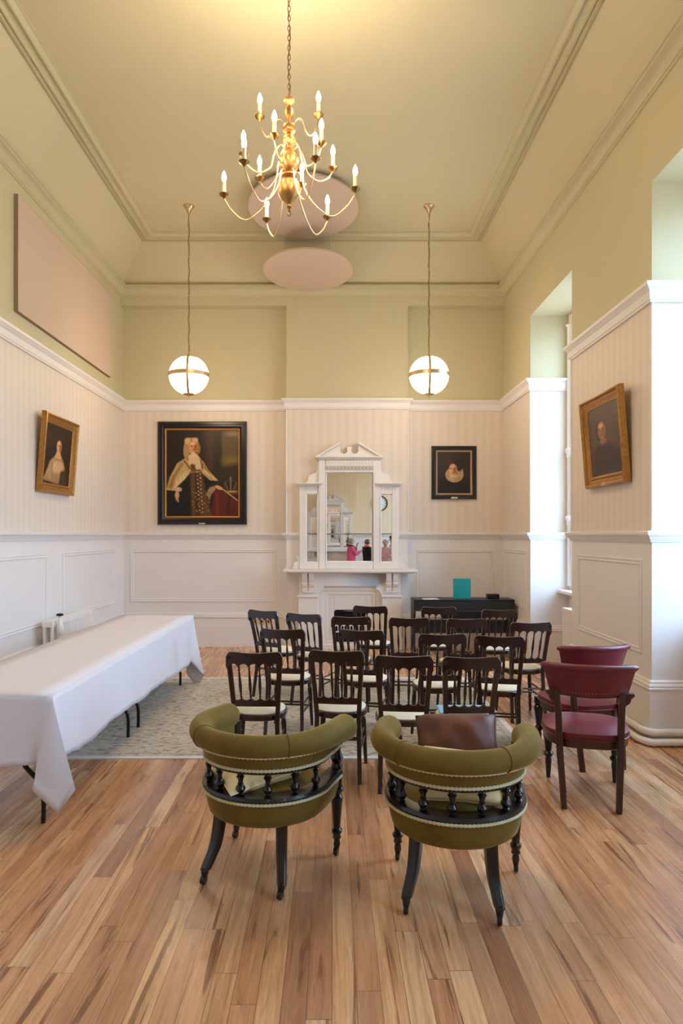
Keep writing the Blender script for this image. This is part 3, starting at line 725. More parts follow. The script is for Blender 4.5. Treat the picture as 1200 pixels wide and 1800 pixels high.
king = [('fill', (32, 21, 12)),
 ('poly', [(640, 210), (1030, 210), (1030, 700), (640, 700)], (66, 45, 26), .1), ('poly', [(740, 240), (830, 240), (830, 720), (740, 720)], (44, 30, 18), .04),
 ('poly', [(835, 232), (1030, 216), (1030, 640), (840, 650)], (88, 70, 36), .02), ('ell', 940, 570, 80, 50, (122, 98, 40), 1.6), ('ell', 960, 260, 80, 30, (128, 104, 72), 1.), ('poly', [(760, 650), (1030, 600), (1030, 800), (760, 800)], (48, 34, 22), .06),
 ('poly', [(690, 1000), (760, 900), (830, 880), (1030, 1020), (1030, 1215), (640, 1215)], (86, 26, 18), .02), ('poly', [(760, 930), (790, 930), (800, 1215), (770, 1215)], (112, 38, 26), .02), ('poly', [(900, 960), (930, 980), (920, 1215), (890, 1215)], (62, 18, 13), .02), ('poly', [(840, 900), (1030, 900), (1030, 960), (920, 960)], (92, 60, 34), .03),
 ('ell', 935, 850, 82, 66, (70, 52, 30), .25), ('ell', 935, 850, 60, 48, (36, 26, 18), .3), ('line', 935, 780, 935, 900, 6, (140, 112, 66), .01), ('line', 870, 820, 900, 890, 4, (120, 94, 56), .01), ('line', 1000, 820, 970, 890, 4, (120, 94, 56), .01), ('ell', 950, 925, 60, 10, (180, 140, 90), .6), ('ell', 935, 768, 12, 14, (130, 104, 64), .5),
 ('poly', [(250, 880), (420, 660), (650, 660), (760, 830), (700, 1215), (200, 1215)], (20, 15, 14), .03), ('poly', [(192, 920), (280, 900), (470, 1000), (470, 1215), (192, 1215)], (12, 12, 14), .03),
 ('poly', [(470, 690), (600, 680), (640, 900), (720, 1215), (490, 1215)], (92, 58, 28), .03), ('poly', [(520, 690), (560, 690), (580, 1215), (530, 1215)], (58, 34, 18), .03),
 ('poly', [(195, 905), (235, 760), (320, 600), (420, 535), (480, 640), (475, 700), (400, 790), (310, 870), (285, 915)], (188, 156, 100), .012), ('poly', [(215, 880), (260, 760), (360, 600), (400, 590), (300, 760), (250, 900)], (142, 104, 56), .03), ('poly', [(290, 900), (300, 800), (420, 690), (470, 680), (400, 780), (310, 870)], (216, 190, 140), .02),
 ('poly', [(560, 545), (620, 580), (680, 680), (792, 798), (700, 795), (610, 715), (575, 640)], (184, 152, 98), .012), ('line', 610, 600, 720, 770, 9, (128, 92, 46), .02), ('line', 640, 690, 760, 790, 7, (214, 186, 136), .02),
 ('poly', [(440, 500), (545, 490), (605, 570), (590, 668), (540, 672), (500, 610), (450, 620)], (206, 176, 134), .015), ('poly', [(490, 600), (530, 620), (525, 720), (480, 690)], (96, 62, 32), .02), ('line', 400, 570, 470, 660, 9, (96, 62, 30), .015), ('line', 590, 560, 612, 660, 9, (96, 62, 30), .015), ('line', 470, 700, 590, 690, 8, (150, 104, 48), .02),
 ('ell', 485, 395, 84, 90, (184, 144, 98), .2), ('ell', 425, 460, 34, 85, (172, 132, 86), .3), ('ell', 560, 430, 28, 60, (150, 106, 58), .4), ('ell', 440, 340, 34, 34, (204, 168, 122), .6), ('ell', 525, 330, 34, 26, (200, 164, 116), .6), ('line', 487, 310, 480, 345, 3, (120, 78, 40), .01)]
king += face(508, 412, 66)
king += [('ell', 505, 500, 28, 30, (214, 184, 140), .4), ('ell', 330, 900, 42, 26, (196, 166, 130), .4), ('ell', 318, 965, 24, 44, (206, 150, 104), .3), ('line', 322, 990, 332, 1040, 7, (200, 144, 100), .01), ('line', 306, 990, 312, 1022, 7, (190, 134, 92), .01),
 ('poly', [(650, 960), (690, 880), (780, 850), (760, 900), (710, 960), (690, 1020)], (160, 124, 82), .02), ('ell', 800, 880, 44, 20, (206, 152, 104), .3, 25), ('line', 835, 890, 1015, 1028, 4, (214, 178, 118), .008)]
for k in range(22): king.append(('ell', 548 + (k % 2) * 34 + k * 1.5, 700 + k * 22, 7, 7, (202, 168, 108) if k % 3 else (226, 204, 150), .6))
for k in range(26): king.append(('ell', 250 + (k % 13) * 17 + random.uniform(-6, 6), 860 - (k % 13) * 16 + (k // 13) * 26, 4, 5, (40, 26, 16), .6))
for k in range(40): king.append(('ell', random.uniform(480, 700), random.uniform(900, 1210), 9, 9, random.choice([(128, 88, 42), (70, 42, 22), (150, 110, 62)]), .9))
ruff = [('fill', (44, 32, 24)), ('ell', 430, 430, 260, 300, (58, 46, 36), 1.5), ('ell', 560, 880, 300, 230, (30, 22, 18), .4),
 ('ell', 590, 640, 160, 130, (186, 156, 112), .12), ('ell', 590, 690, 110, 60, (206, 182, 140), .6), ('ell', 690, 520, 60, 130, (40, 30, 24), .25, 20), ('ell', 560, 450, 100, 70, (82, 46, 26), .3), ('ell', 640, 470, 54, 110, (38, 34, 34), .3), ('poly', [(640, 560), (680, 590), (740, 540), (750, 640), (700, 730), (610, 755), (560, 690), (640, 660)], (178, 150, 108), .03)]
for k in range(15):
    a = R(lerp(20, 175, k / 14)); ruff.append(('line', 590 + 95 * math.cos(a), 645 + 60 * math.sin(a), 590 + 155 * math.cos(a), 645 + 118 * math.sin(a), 3, (140, 108, 70), .01))
ruff += face(566, 550, 98, (226, 176, 128), (52, 28, 20), -.1)
lady = [('fill', (40, 28, 16)), ('ell', 420, 560, 200, 300, (54, 40, 24), 1.5),
 ('poly', [(480, 860), (540, 860), (600, 1000), (640, 1200), (650, 1480), (280, 1420), (330, 1250), (370, 1040)], (168, 126, 84), .03), ('ell', 480, 1130, 80, 120, (214, 176, 132), .8), ('ell', 540, 1100, 60, 90, (206, 158, 112), .9), ('poly', [(330, 1260), (400, 1000), (430, 1010), (420, 1400), (370, 1390)], (184, 146, 100), .03), ('poly', [(560, 1200), (640, 1150), (660, 1490), (540, 1480)], (70, 52, 32), .04), ('line', 415, 1020, 425, 1440, 5, (70, 48, 28), .02), ('line', 500, 1180, 500, 1450, 5, (140, 104, 64), .02),
 ('poly', [(478, 800), (530, 800), (560, 960), (440, 960)], (212, 162, 112), .03), ('ell', 505, 640, 62, 110, (60, 40, 24), .3)] + face(506, 715, 122, (224, 174, 124), (60, 34, 22), 0., .46)
lady = [(l[0], l[1], l[2], l[3] * 1.0, l[4], *l[5:]) if l[0] == 'ell' else l for l in lady]
gent = [('fill', (84, 62, 48)), ('ell', 440, 700, 200, 500, (98, 74, 58), 1.6), ('poly', [(300, 1500), (330, 1050), (400, 960), (520, 980), (650, 1150), (680, 1440)], (60, 44, 34), .08), ('ell', 430, 760, 60, 180, (60, 40, 28), .4), ('ell', 455, 930, 42, 50, (150, 108, 82), .7)] + face(445, 750, 150, (158, 110, 84), (84, 56, 42), -.12, .46)  # glare over this portrait is put into its pale, low-contrast colours
wood_prof = [(0, 0), (0, -.035), (.012, -.05), (.03, -.052), (.034, -.042), (.05, -.040), (.058, -.028), (.075, -.026), (.078, 0)]
def picture(name, label, loc, rz, w_, h_, layers, win, prof, fm, slip, rx=0., plate=True, oil='oil', nu=130):
    t = thing(name, label, 'painting', loc, rz, None, rx)
    MB().ring(w_, h_, prof, 0, h_ / 2).build('picture_frame', fm, t)
    d = prof[-1][0]; MB().ring(w_ - 2 * d + .004, h_ - 2 * d + .004, [(0, -.004), (0, -.024), (.012, -.022), (.022, -.014), (.022, -.004)], 0, h_ / 2).build('gilt_slip', slip, t)
    canvas(w_ - 2 * d - .03, h_ - 2 * d - .03, -.012, px(layers, *win), t, M[oil], nu, h_ / 2)
    MB().box(-w_ / 2 + .02, w_ / 2 - .02, -.004, -.0005, .02, h_ - .02).build('backboard', 'blackframe', t)
    if plate: MB().box(-.045, .045, -.056, -.046, .006, .030).build('name_plate', 'plate', t, bevel=.001)
    return t
picture('portrait_painting', 'large black-framed portrait of a wigged figure in an ermine cape, left of the fireplace', (-1.862, YB, 1.755), 0, 1.275, 1.48, king, (190, 210, 840, 1005), [(0, 0), (0, -.04), (.012, -.055), (.045, -.058), (.05, -.045), (.07, -.045), (.085, -.03), (.10, -.028), (.10, 0)], 'blackframe', 'innergilt', nu=190)
picture('portrait_painting', 'small black-framed portrait of a figure in a white ruff, right of the fireplace', (1.757, YB, 2.12), 0, .645, .765, ruff, (280, 235, 605, 735), [(0, 0), (0, -.03), (.008, -.042), (.03, -.044), (.036, -.034), (.05, -.034), (.062, -.024), (.066, -.022), (.066, 0)], 'blackframe', 'slip', nu=110)
gp = [(0, 0), (0, -.035), (.006, -.052), (.018, -.058), (.028, -.052), (.034, -.036), (.048, -.034), (.060, -.022), (.068, -.020), (.074, -.026), (.080, -.018), (.080, 0)]
picture('portrait_painting', 'gilt-framed portrait of a pale woman on the left wall', (XL + .008, 7.35, 2.05), R(90), .90, .82, lady, (270, 300, 450, 1190), gp, 'gilt', 'gilt', rx=R(4.5), plate=False, nu=120)
picture('portrait_painting', 'gold-framed dark portrait of a bald man on the right wall', (XR - .008, 6.03, 2.04), R(-90), .88, .81, gent, (275, 330, 400, 1180), gp, 'gilt', 'gilt', rx=R(4.5), nu=110)

# ------------------------------------------------------------------ ceiling lights
def pt(name, loc, power, rad, parent=None):
    l = bpy.data.lights.new(name, 'POINT'); l.energy = power; l.color = BULB; l.shadow_soft_size = rad
    o = bpy.data.objects.new(name, l); COL.objects.link(o); o.location = loc
    if parent: o.parent = parent
    return o
def chain(b, x, y, z0, z1, ln=.034, r_=.0022, w_=.009):
    n = int((z1 - z0) / (ln * .78)); st = (z1 - z0) / n
    for k in range(n):
        zc_ = z0 + (k + .5) * st; P = []
        for j in range(10):
            a = 2 * PI * j / 10; u = w_ * math.cos(a); v = ln / 2 * math.sin(a)
            P.append((x + (u if k % 2 else 0), y + (0 if k % 2 else u), zc_ + v))
        b.tube(P, r_, 5, closed=True)
    return b
CX, CY = -.29, 4.64
t = thing('chandelier', 'brass candle-arm chandelier with fourteen lit bulbs hanging from the ceiling', 'chandelier', (CX, CY, 3.76))
zz = 3.76
def L3(z): return z - zz
chain(MB(), 0, 0, L3(4.60), L3(5.56), .042, .0024, .010).tube(smooth_path([(0.008 * math.cos(k * 1.3), .012 * math.sin(k * 1.3), L3(4.6 + .96 * k / 12)) for k in range(13)], 4), .0025, 5).build('chain', 'darkbrass', t)
MB().lathe([(.03, L3(5.54)), (.05, L3(5.57)), (.06, L3(5.62))], seg=20).build('ceiling_rose', 'brass', t)
body = [(.004, 3.82), (.018, 3.83), (.014, 3.845), (.022, 3.855), (.03, 3.865), (.055, 3.885), (.072, 3.915), (.079, 3.95), (.074, 3.985), (.055, 4.01), (.03, 4.022), (.026, 4.035), (.05, 4.04), (.05, 4.052), (.028, 4.06), (.05, 4.08), (.066, 4.11), (.070, 4.14), (.062, 4.175), (.04, 4.2), (.024, 4.21), (.034, 4.22), (.034, 4.23), (.02, 4.235), (.036, 4.25), (.047, 4.275), (.042, 4.30), (.024, 4.32), (.016, 4.335), (.04, 4.345), (.047, 4.365), (.04, 4.385), (.014, 4.395), (.012, 4.42), (.026, 4.44), (.03, 4.475), (.024, 4.50), (.01, 4.51), (.01, 4.52), (.03, 4.53), (.038, 4.548), (.03, 4.568), (.008, 4.585), (.006, 4.6)]
MB().lathe([(r_, L3(z)) for r_, z in body], seg=28).build('stem', 'stembrass', t)
MB().lathe([(.004, L3(3.82)), (.010, L3(3.815)), (.012, L3(3.805)), (.005, L3(3.795))], seg=12).tube([(0.0 + .011 * math.cos(a), 0, L3(3.783) + .013 * math.sin(a)) for a in [2 * PI * k / 12 for k in range(12)]], .003, 6, closed=True).build('finial_hook', 'darkbrass', t)
tiers = [(3.935, .45, -5, 60, 6, 4.045, .26), (4.14, .31, 16, 60, 6, 4.225, .17), (4.45, .20, -3, 180, 2, 4.37, .09)]
for (zc_, rad, a0, da, n, zs, dip) in tiers:
    for k in range(n):
        a = R(a0 + k * da); ca, sa = math.cos(a), math.sin(a)
        if n == 2: pts = [(.02, zs), (.05, zs + .055), (.085, zs + .05), (.11, zs - .02), (.145, zs - .06), (rad - .02, zs - .02), (rad, zc_ - .02)]
        else: pts = [(.03, zs), (.055, zs + .02), (.085, zs - .01), (.11, zs - dip * .4), (rad * .42, zs - dip * .85), (rad * .66, zs - dip * 1.12), (rad * .87, zc_ - dip * .45), (rad * .975, zc_ - dip * .18), (rad, zc_ - .02)]
        P = [(r_ * ca, r_ * sa, L3(z)) for r_, z in pts]
        arm = MB().tube(smooth_path(P, 6), .0055, 8).build('arm', 'brass', t)
        c = (rad * ca, rad * sa, L3(zc_))
        MB().lathe([(.006, -.03), (.012, -.018), (.03, -.006), (.034, .004), (.030, .006), (.016, .002)], c, 18).build('drip_pan', 'darkbrass', arm)
        MB().lathe([(.0135, .0), (.0135, .085), (.010, .088)], c, 12).build('candle_tube', 'candle', arm)
        MB().lathe([(.006, .086), (.012, .095), (.0165, .112), (.015, .13), (.009, .148), (.003, .162)], c, 12).build('bulb', 'bulb', arm)
        pt('candle_bulb_light', (c[0], c[1], c[2] + .125), BULB_W, .018, t)
for i, (x, lab) in enumerate(((-1.743, 'left'), (1.185, 'right'))):
    t = thing('globe_pendant', lab + ' of two lit brass-banded globe pendants, hanging on a chain', 'pendant light', (x, 8.33, 3.27), R(12 if i == 0 else 0), 'globe pendants before the far wall')
    zg = .28; rg = .225
    MB().lathe([(rg * math.sin(a), zg - rg * math.cos(a)) for a in [R(v) for v in range(8, 173, 6)]], seg=36).build('globe_shade', 'globe', t)
    MB().sweep([((rg + .018) * math.cos(a), (rg + .018) * math.sin(a)) for a in [2 * PI * k / 48 for k in range(48)]], [(0, zg - .026), (.005, zg - .026), (.005, zg + .026), (0, zg + .026)], -1, True).build('equator_band', 'brass', t)
    for k in range(4):
        a = R(45 + k * 90 + 40); P = []
        for v in range(14, 168, 7): P.append(((rg + .014) * math.sin(R(v)) * math.cos(a), (rg + .014) * math.sin(R(v)) * math.sin(a), zg - (rg + .014) * math.cos(R(v))))
        MB().tube(P, .0045, 8, ry=3.4).build('meridian_strap', 'brass', t)
    MB().lathe([(.004, .0), (.008, .012), (.014, .02), (.008, .028), (.03, .036), (.07, .05), (.07, .058), (.05, .062)], seg=24).build('bottom_finial', 'brass', t)
    MB().lathe([(.05, zg + .212), (.075, zg + .216), (.075, zg + .226), (.035, zg + .236), (.016, zg + .25), (.012, zg + .275), (.004, zg + .28)], seg=24).build('top_cap', 'brass', t)
    zt = ZT - 3.27
    b = chain(MB(), 0, 0, zg + .27, zt - .20, .034, .0022, .008)
    b.tube(smooth_path([(.010 * math.sin(k * 1.9 + i), .010 * math.cos(k * 2.3), lerp(zg + .27, zt - .08, k / 24)) for k in range(25)], 3), .003, 6).build('chain', 'darkbrass', t)
    MB().tube([(0, 0, zt - .21), (0, 0, zt - .07)], .005, 8).lathe([(.012, zt - .10), (.022, zt - .095), (.03, zt - .06), (.05, zt - .025), (.066, zt - .01), (.066, zt)], seg=24).build('ceiling_canopy', 'brass', t)

# ------------------------------------------------------------------ folding tables and cloth
for k, (ya, yb) in enumerate(((3.66, 5.48), (5.52, 7.33))):
    t = thing('folding_table', ('nearer' if k == 0 else 'farther') + ' of two black-legged folding tables under the long white cloth', 'table', (-1.88, (ya + yb) / 2, 0), 0, 'folding tables under the cloth')
    MB().box(-.375, .375, (ya - yb) / 2, (yb - ya) / 2, .70, .733).build('tabletop', 'paper', t, bevel=.01)
    for ye in ((ya - yb) / 2 + .14, (yb - ya) / 2 - .10):
        for sx in (-1, 1):
            MB().tube(smooth_path([(sx * .10, ye, .70), (sx * .10, ye, .52), (sx * .115, ye, .42), (sx * .17, ye, .32), (sx * .245, ye, .235), (sx * .275, ye, .16), (sx * .275, ye, .011 if (ya + yb) / 2 + ye > 4.87 else 0.)], 5), .013, 10).build('leg', 'blackmetal', t)
        MB().tube([(-.11, ye, .50), (.11, ye, .50)], .010, 8).build('cross_bar', 'blackmetal', t)
b = MB(); X0, X1, Y0, Y1 = -2.265, -1.492, 3.645, 7.345; ztop = .742
def drop(x, y):
    f = (y - Y0) / (Y1 - Y0); return .375 + .11 * f + .008 * math.sin(y * 5.3 + x) + .012 * math.sin(y * 1.7 + 2)
st = []      # (top x, y, hem x, y, z)
def corner(cx, cy, ax, ay, bx_, by_, D, rev):
    # a = unit direction along the first side away from the corner, b = along second; outward of side a is -b
    S = [(.26, .26, .012, 1.0, 'a'), (.16, .16, .006, .99, 'a'), (.09, .09, -.012, .98, 'a'), (.035, .05, .03, 1.10, 'a'), (.0, .01, .12, 1.34, 'a'), ('tip', .0, .03, 1.64), (.0, .085, .05, 1.30, 'b'), (.035, .075, .035, 1.10, 'b'), (.09, .085, -.012, .98, 'b'), (.16, .16, .004, .99, 'b'), (.26, .26, .010, 1.0, 'b')]
    out = []
    if rev: S = [(s_ if s_[0] == 'tip' else s_[:4] + ('b' if s_[4] == 'a' else 'a',)) for s_ in S[::-1]]
    for s_ in S:
        if s_[0] == 'tip':
            out.append((cx, cy, cx - ax * .035 - bx_ * .045, cy - ay * .035 - by_ * .045, ztop - D * s_[3])); continue
        along, al2, o_, k_, side = s_
        if side == 'a': out.append((cx + ax * along, cy + ay * along, cx + ax * al2 - bx_ * o_, cy + ay * al2 - by_ * o_, ztop - D * k_))
        else: out.append((cx + bx_ * along, cy + by_ * along, cx + bx_ * al2 - ax * o_, cy + by_ * al2 - ay * o_, ztop - D * k_))
    return out
def side(x0, y0, x1, y1, ox, oy, n):
    out = []
    for k in range(1, n):
        t_ = k / n; x, y = lerp(x0, x1, t_), lerp(y0, y1, t_); o_ = .012 + .006 * math.sin(k * 1.1) + .004 * math.sin(k * 2.3)
        out.append((x, y, x + ox * o_, y + oy * o_, ztop - drop(x, y)))
    return out
# order: right side going far -> near, near-right corner, front going left, near-left, left side near->far, far-left, back, far-right
st += side(X1, Y1 - .26, X1, Y0 + .26, 1, 0, 34)
st += corner(X1, Y0, 0, 1, -1, 0, .375, 0)
st += side(X1 - .26, Y0, X0 + .26, Y0, 0, -1, 4)
st += corner(X0, Y0, 1, 0, 0, 1, .375, 0)
st += side(X0, Y0 + .26, X0, Y1 - .26, -1, 0, 34)
st += corner(X0, Y1, 0, -1, 1, 0, .485, 0)
st += side(X0 + .26, Y1, X1 - .26, Y1, 0, 1, 4)
st += corner(X1, Y1, -1, 0, 0, -1, .485, 1)
n = len(st); rows = 12; vs = []
for j in range(rows + 1):
    t_ = j / rows
    for (tx, ty, hx, hy, hz) in st:
        e = t_ ** 1.15; ox = .004 * min(1, t_ * 8)
        vs.append((lerp(tx, hx, e), lerp(ty, hy, e), lerp(ztop, hz, t_) - (0 if j else 0)))
fs = [(j * n + k, j * n + (k + 1) % n, (j + 1) * n + (k + 1) % n, (j + 1) * n + k) for j in range(rows) for k in range(n)]
b.add(vs, fs)
cl = bpy.data.meshes.new('tablecloth'); bm = bmesh.new()
V = [bm.verts.new(v) for v in b.v]
for f in b.f:
    try: bm.faces.new([V[i] for i in f])
    except ValueError: pass
# top sheet
nx, ny = 6, 30; G = {}
for i in range(nx + 1):
    for j in range(ny + 1): G[i, j] = bm.verts.new((lerp(X0, X1, i / nx), lerp(Y0, Y1, j / ny), ztop + .0012 * math.sin(j * 1.3 + i)* (0 if i in (0, nx) or j in (0, ny) else 1)))
for i in range(nx):
    for j in range(ny): bm.faces.new([G[i, j], G[i + 1, j], G[i + 1, j + 1], G[i, j + 1]])
bmesh.ops.remove_doubles(bm, verts=bm.verts, dist=.0005); bmesh.ops.dissolve_degenerate(bm, edges=bm.edges, dist=1e-5)
bmesh.ops.recalc_face_normals(bm, faces=bm.faces)
for f in bm.faces: f.smooth = True
for e in bm.edges:
    if len(e.link_faces) == 2 and e.calc_face_angle(0) > R(50): e.smooth = False
bm.to_mesh(cl); bm.free(); o = bpy.data.objects.new('tablecloth', cl); COL.objects.link(o); cl.materials.append(M['linen'])
sm = o.modifiers.new('thick', 'SOLIDIFY'); sm.thickness = .0016; sm.offset = 1
tag(o, 'long white tablecloth draped over the tables along the left side', 'tablecloth')

# ------------------------------------------------------------------ spindle-back chairs (local: origin under seat centre, faces +y)
def make_chair():
    t = thing('spindle_chair', 'chair', 'chair', (0, 0, 0))
    zs = .445
    def backy(z): return -.185 - .10 * max(0, (z - .44) / .42) ** 1.25 if z > .44 else -.185 - .055 * ((.44 - z) / .44) ** 1.6
    for sx in (-1, 1):
        P = []; Wd = []; Dp = []
        for k in range(15):
            z = .835 * k / 14; xx = sx * (.136 + .028 * max(0, (z - .40) / .45)) + sx * .012 * max(0, (.4 - z) / .4)
            P.append((xx, backy(z), z)); Wd.append(lerp(.026, .032, z / .84)); Dp.append(.030 if z > .35 else .028)
        MB().loft(P, Wd, Dp, 'box').build('back_post', 'chairwood', t)
    def strip(xs, zt, zb, yc, th, name):
        b = MB(); n = len(xs); vs = []
        for x in xs:
            y = yc(x); vs += [(x, y - th / 2, zb(x)), (x, y + th / 2, zb(x)), (x, y + th / 2, zt(x)), (x, y - th / 2, zt(x))]
        fs = [(i * 4 + k, i * 4 + (k + 1) % 4, (i + 1) * 4 + (k + 1) % 4, (i + 1) * 4 + k) for i in range(n - 1) for k in range(4)]
        fs += [(0, 1, 2, 3), ((n - 1) * 4 + 3, (n - 1) * 4 + 2, (n - 1) * 4 + 1, (n - 1) * 4)]
        return b.add(vs, fs).build(name, 'chairwood', t, bevel=.003)
    hw = .180; sp = [-.099, -.033, .033, .099]
    def ztop_(x):
        u = abs(x) / hw; z = .860 - .004 * math.cos(u * PI)
        if u > .84: z -= .034 * ((u - .84) / .16) ** 2.2
        return z
    def scal(x):
        ph = (x + .165) / .066; return abs(math.sin(PI * ph)) ** .55
    def zbot(x):
        u = abs(x) / hw
        if u > .92: return .745 + .03 * (u - .92) / .08
        return .758 + .032 * scal(x) if u < .91 else .75
    xs = [lerp(-hw, hw, k / 72) for k in range(73)]
    strip(xs, ztop_, zbot, lambda x: backy(.81) - .012 * (1 - (x / hw) ** 2), .026, 'top_rail')
    xl = [lerp(-.152, .152, k / 60) for k in range(61)]
    strip(xl, lambda x: .562 - .020 * scal(x * .165 / .150), lambda x: .502, lambda x: backy(.53) - .008 * (1 - (x / .152) ** 2), .022, 'lower_rail')
    for x in sp:
        xb = x * .92; z0, z1 = .555, .775; pr = [(.005, 0), (.008, .03), (.005, .045), (.009, .05), (.005, .055), (.006, .10), (.0105, .36), (.0085, .60), (.005, .86), (.009, .885), (.005, .90), (.007, .95), (.006, 1.)]
        P = [(lerp(xb, x, f), lerp(backy(z0) - .008, backy(z1) - .011, f), lerp(z0, z1, f)) for _, f in pr]
        b = MB(); b.tube(P, [r_ for r_, _ in pr], 10); b.build('spindle', 'chairwood', t)
    bd = []
    for k in range(40):
        a = 2 * PI * k / 40; c, s_ = math.cos(a), math.sin(a); e = .72 if s_ < 0 else .95
        x = .182 * math.copysign(abs(c) ** e, c) * (1 if s_ > 0 else 1 - .10 * abs(s_)); y = .196 * math.copysign(abs(s_) ** e, s_); bd.append((x, y))
    ins = [(x * .93, y * .93) for x, y in bd]
    MB().prism([(x, y) for x, y in bd], .400, .440, 'z').build('seat_frame', 'chairwood', t, bevel=.008)
    MB().dome(ins, .447, .024, .438, inset=.02).build('seat_pad', 'pad', t)
    for sx in (-1, 1):
        pr = [(.011, 0), (.013, .05), (.017, .25), (.019, .31), (.014, .325), (.020, .335), (.014, .345), (.018, .36), (.018, .405)]
        P = [(sx * lerp(.158, .138, z / .4), lerp(.168, .142, z / .4), z) for _, z in pr]
        MB().loft(P, [2 * r_ for r_, _ in pr], [2 * r_ for r_, _ in pr], 'round', 12).build('front_leg', 'chairwood', t)
        MB().tube([(sx * .148, .157, .20), (sx * .146, .0, .195), (sx * .140, backy(.19) + .008, .19)], [.007, .010, .007], 8).build('stretcher', 'chairwood', t)
        MB().tube([(sx * .145, .153, .26), (sx * .144, .0, .26), (sx * .140, backy(.25) + .008, .25)], [.006, .008, .006], 8).build('stretcher', 'chairwood', t)
    MB().tube([(-.147, .05, .196), (.147, .05, .196)], .008, 8).build('stretcher', 'chairwood', t)
    MB().tube([(-.138, backy(.28) + .002, .28), (.138, backy(.28) + .002, .28)], .008, 8).build('stretcher', 'chairwood', t)
    return t
CH = [  # back centre x, back y, turn
 (-.491, 4.32, -2, 'dark spindle-back chair, leftmost of the nearest row, behind the left green chair'),
 (.029, 4.38, -7, 'dark spindle-back chair, second from left in the nearest row, between the two green chairs'),
 (.442, 4.19, -5, 'dark spindle-back chair, nearest row, directly left of the one holding the blue folder'),
 (.848, 4.15, 1, 'dark spindle-back chair with a pale blue folder on its seat, nearest row'),
 (-.383, 5.31, -8, 'dark spindle-back chair, leftmost of the second row from the viewer'),
 (.226, 5.26, -12, 'dark spindle-back chair, second from left in the second row, on the rug'),
 (.815, 5.04, 2, 'dark spindle-back chair, third from left in the second row, behind the blue-folder chair'),
 (1.212, 4.94, -12, 'dark spindle-back chair, right end of the second row, by the rug edge'),
 (-.262, 6.35, -25, 'dark spindle-back chair, leftmost of the third row, turned towards the fireplace'),
 (.173, 6.12, -4, 'dark spindle-back chair in front of the black grate, second from left in the third row'),
 (.683, 6.03, -4, 'dark spindle-back chair, middle of the third row, right of the fireplace opening'),
 (1.177, 5.97, 4, 'dark spindle-back chair, fourth from left in the third row, in front of the black piano'),
 (1.688, 5.80, 4, 'dark spindle-back chair nearest the narrow window, right end of the third row'),
 (-.668, 6.63, -33, 'dark spindle-back chair, farthest left of all, turned to the right near the brass sockets'),
 (.397, 7.05, -12, 'dark spindle-back chair, second from left in the farthest row, against the fireplace'),
 (1.087, 6.94, 2, 'dark spindle-back chair in the farthest row, before the left half of the piano'),
 (1.664, 6.78, 2, 'dark spindle-back chair in the farthest row, before the right half of the piano')]
proto = make_chair()
for i, (x, y, a, lab) in enumerate(CH):
    o = proto if i == 0 else dup(proto)
    a = R(a); o.location = (x - math.sin(a) * .27, y + math.cos(a) * .27 - .0, .010 if (y > 4.9 and x < 1.3) else 0); o.rotation_euler = (0, 0, a)
    o['label'] = lab; o['group'] = 'spindle-back chairs in four rows'
    # all stand level; the front row has only its front legs near the rug
tag(MB().box(-.105, .105, -.15, .15, 0, .006).box(-.10, .10, -.145, .145, .006, .010).build('paper_folder', 'blue', None, bevel=.001), 'pale blue folder lying on the seat of a dark spindle-back chair', 'folder')
fo = bpy.data.objects['paper_folder']; fo.location = (.835, 4.40, .4725); fo.rotation_euler = (0, 0, R(88))

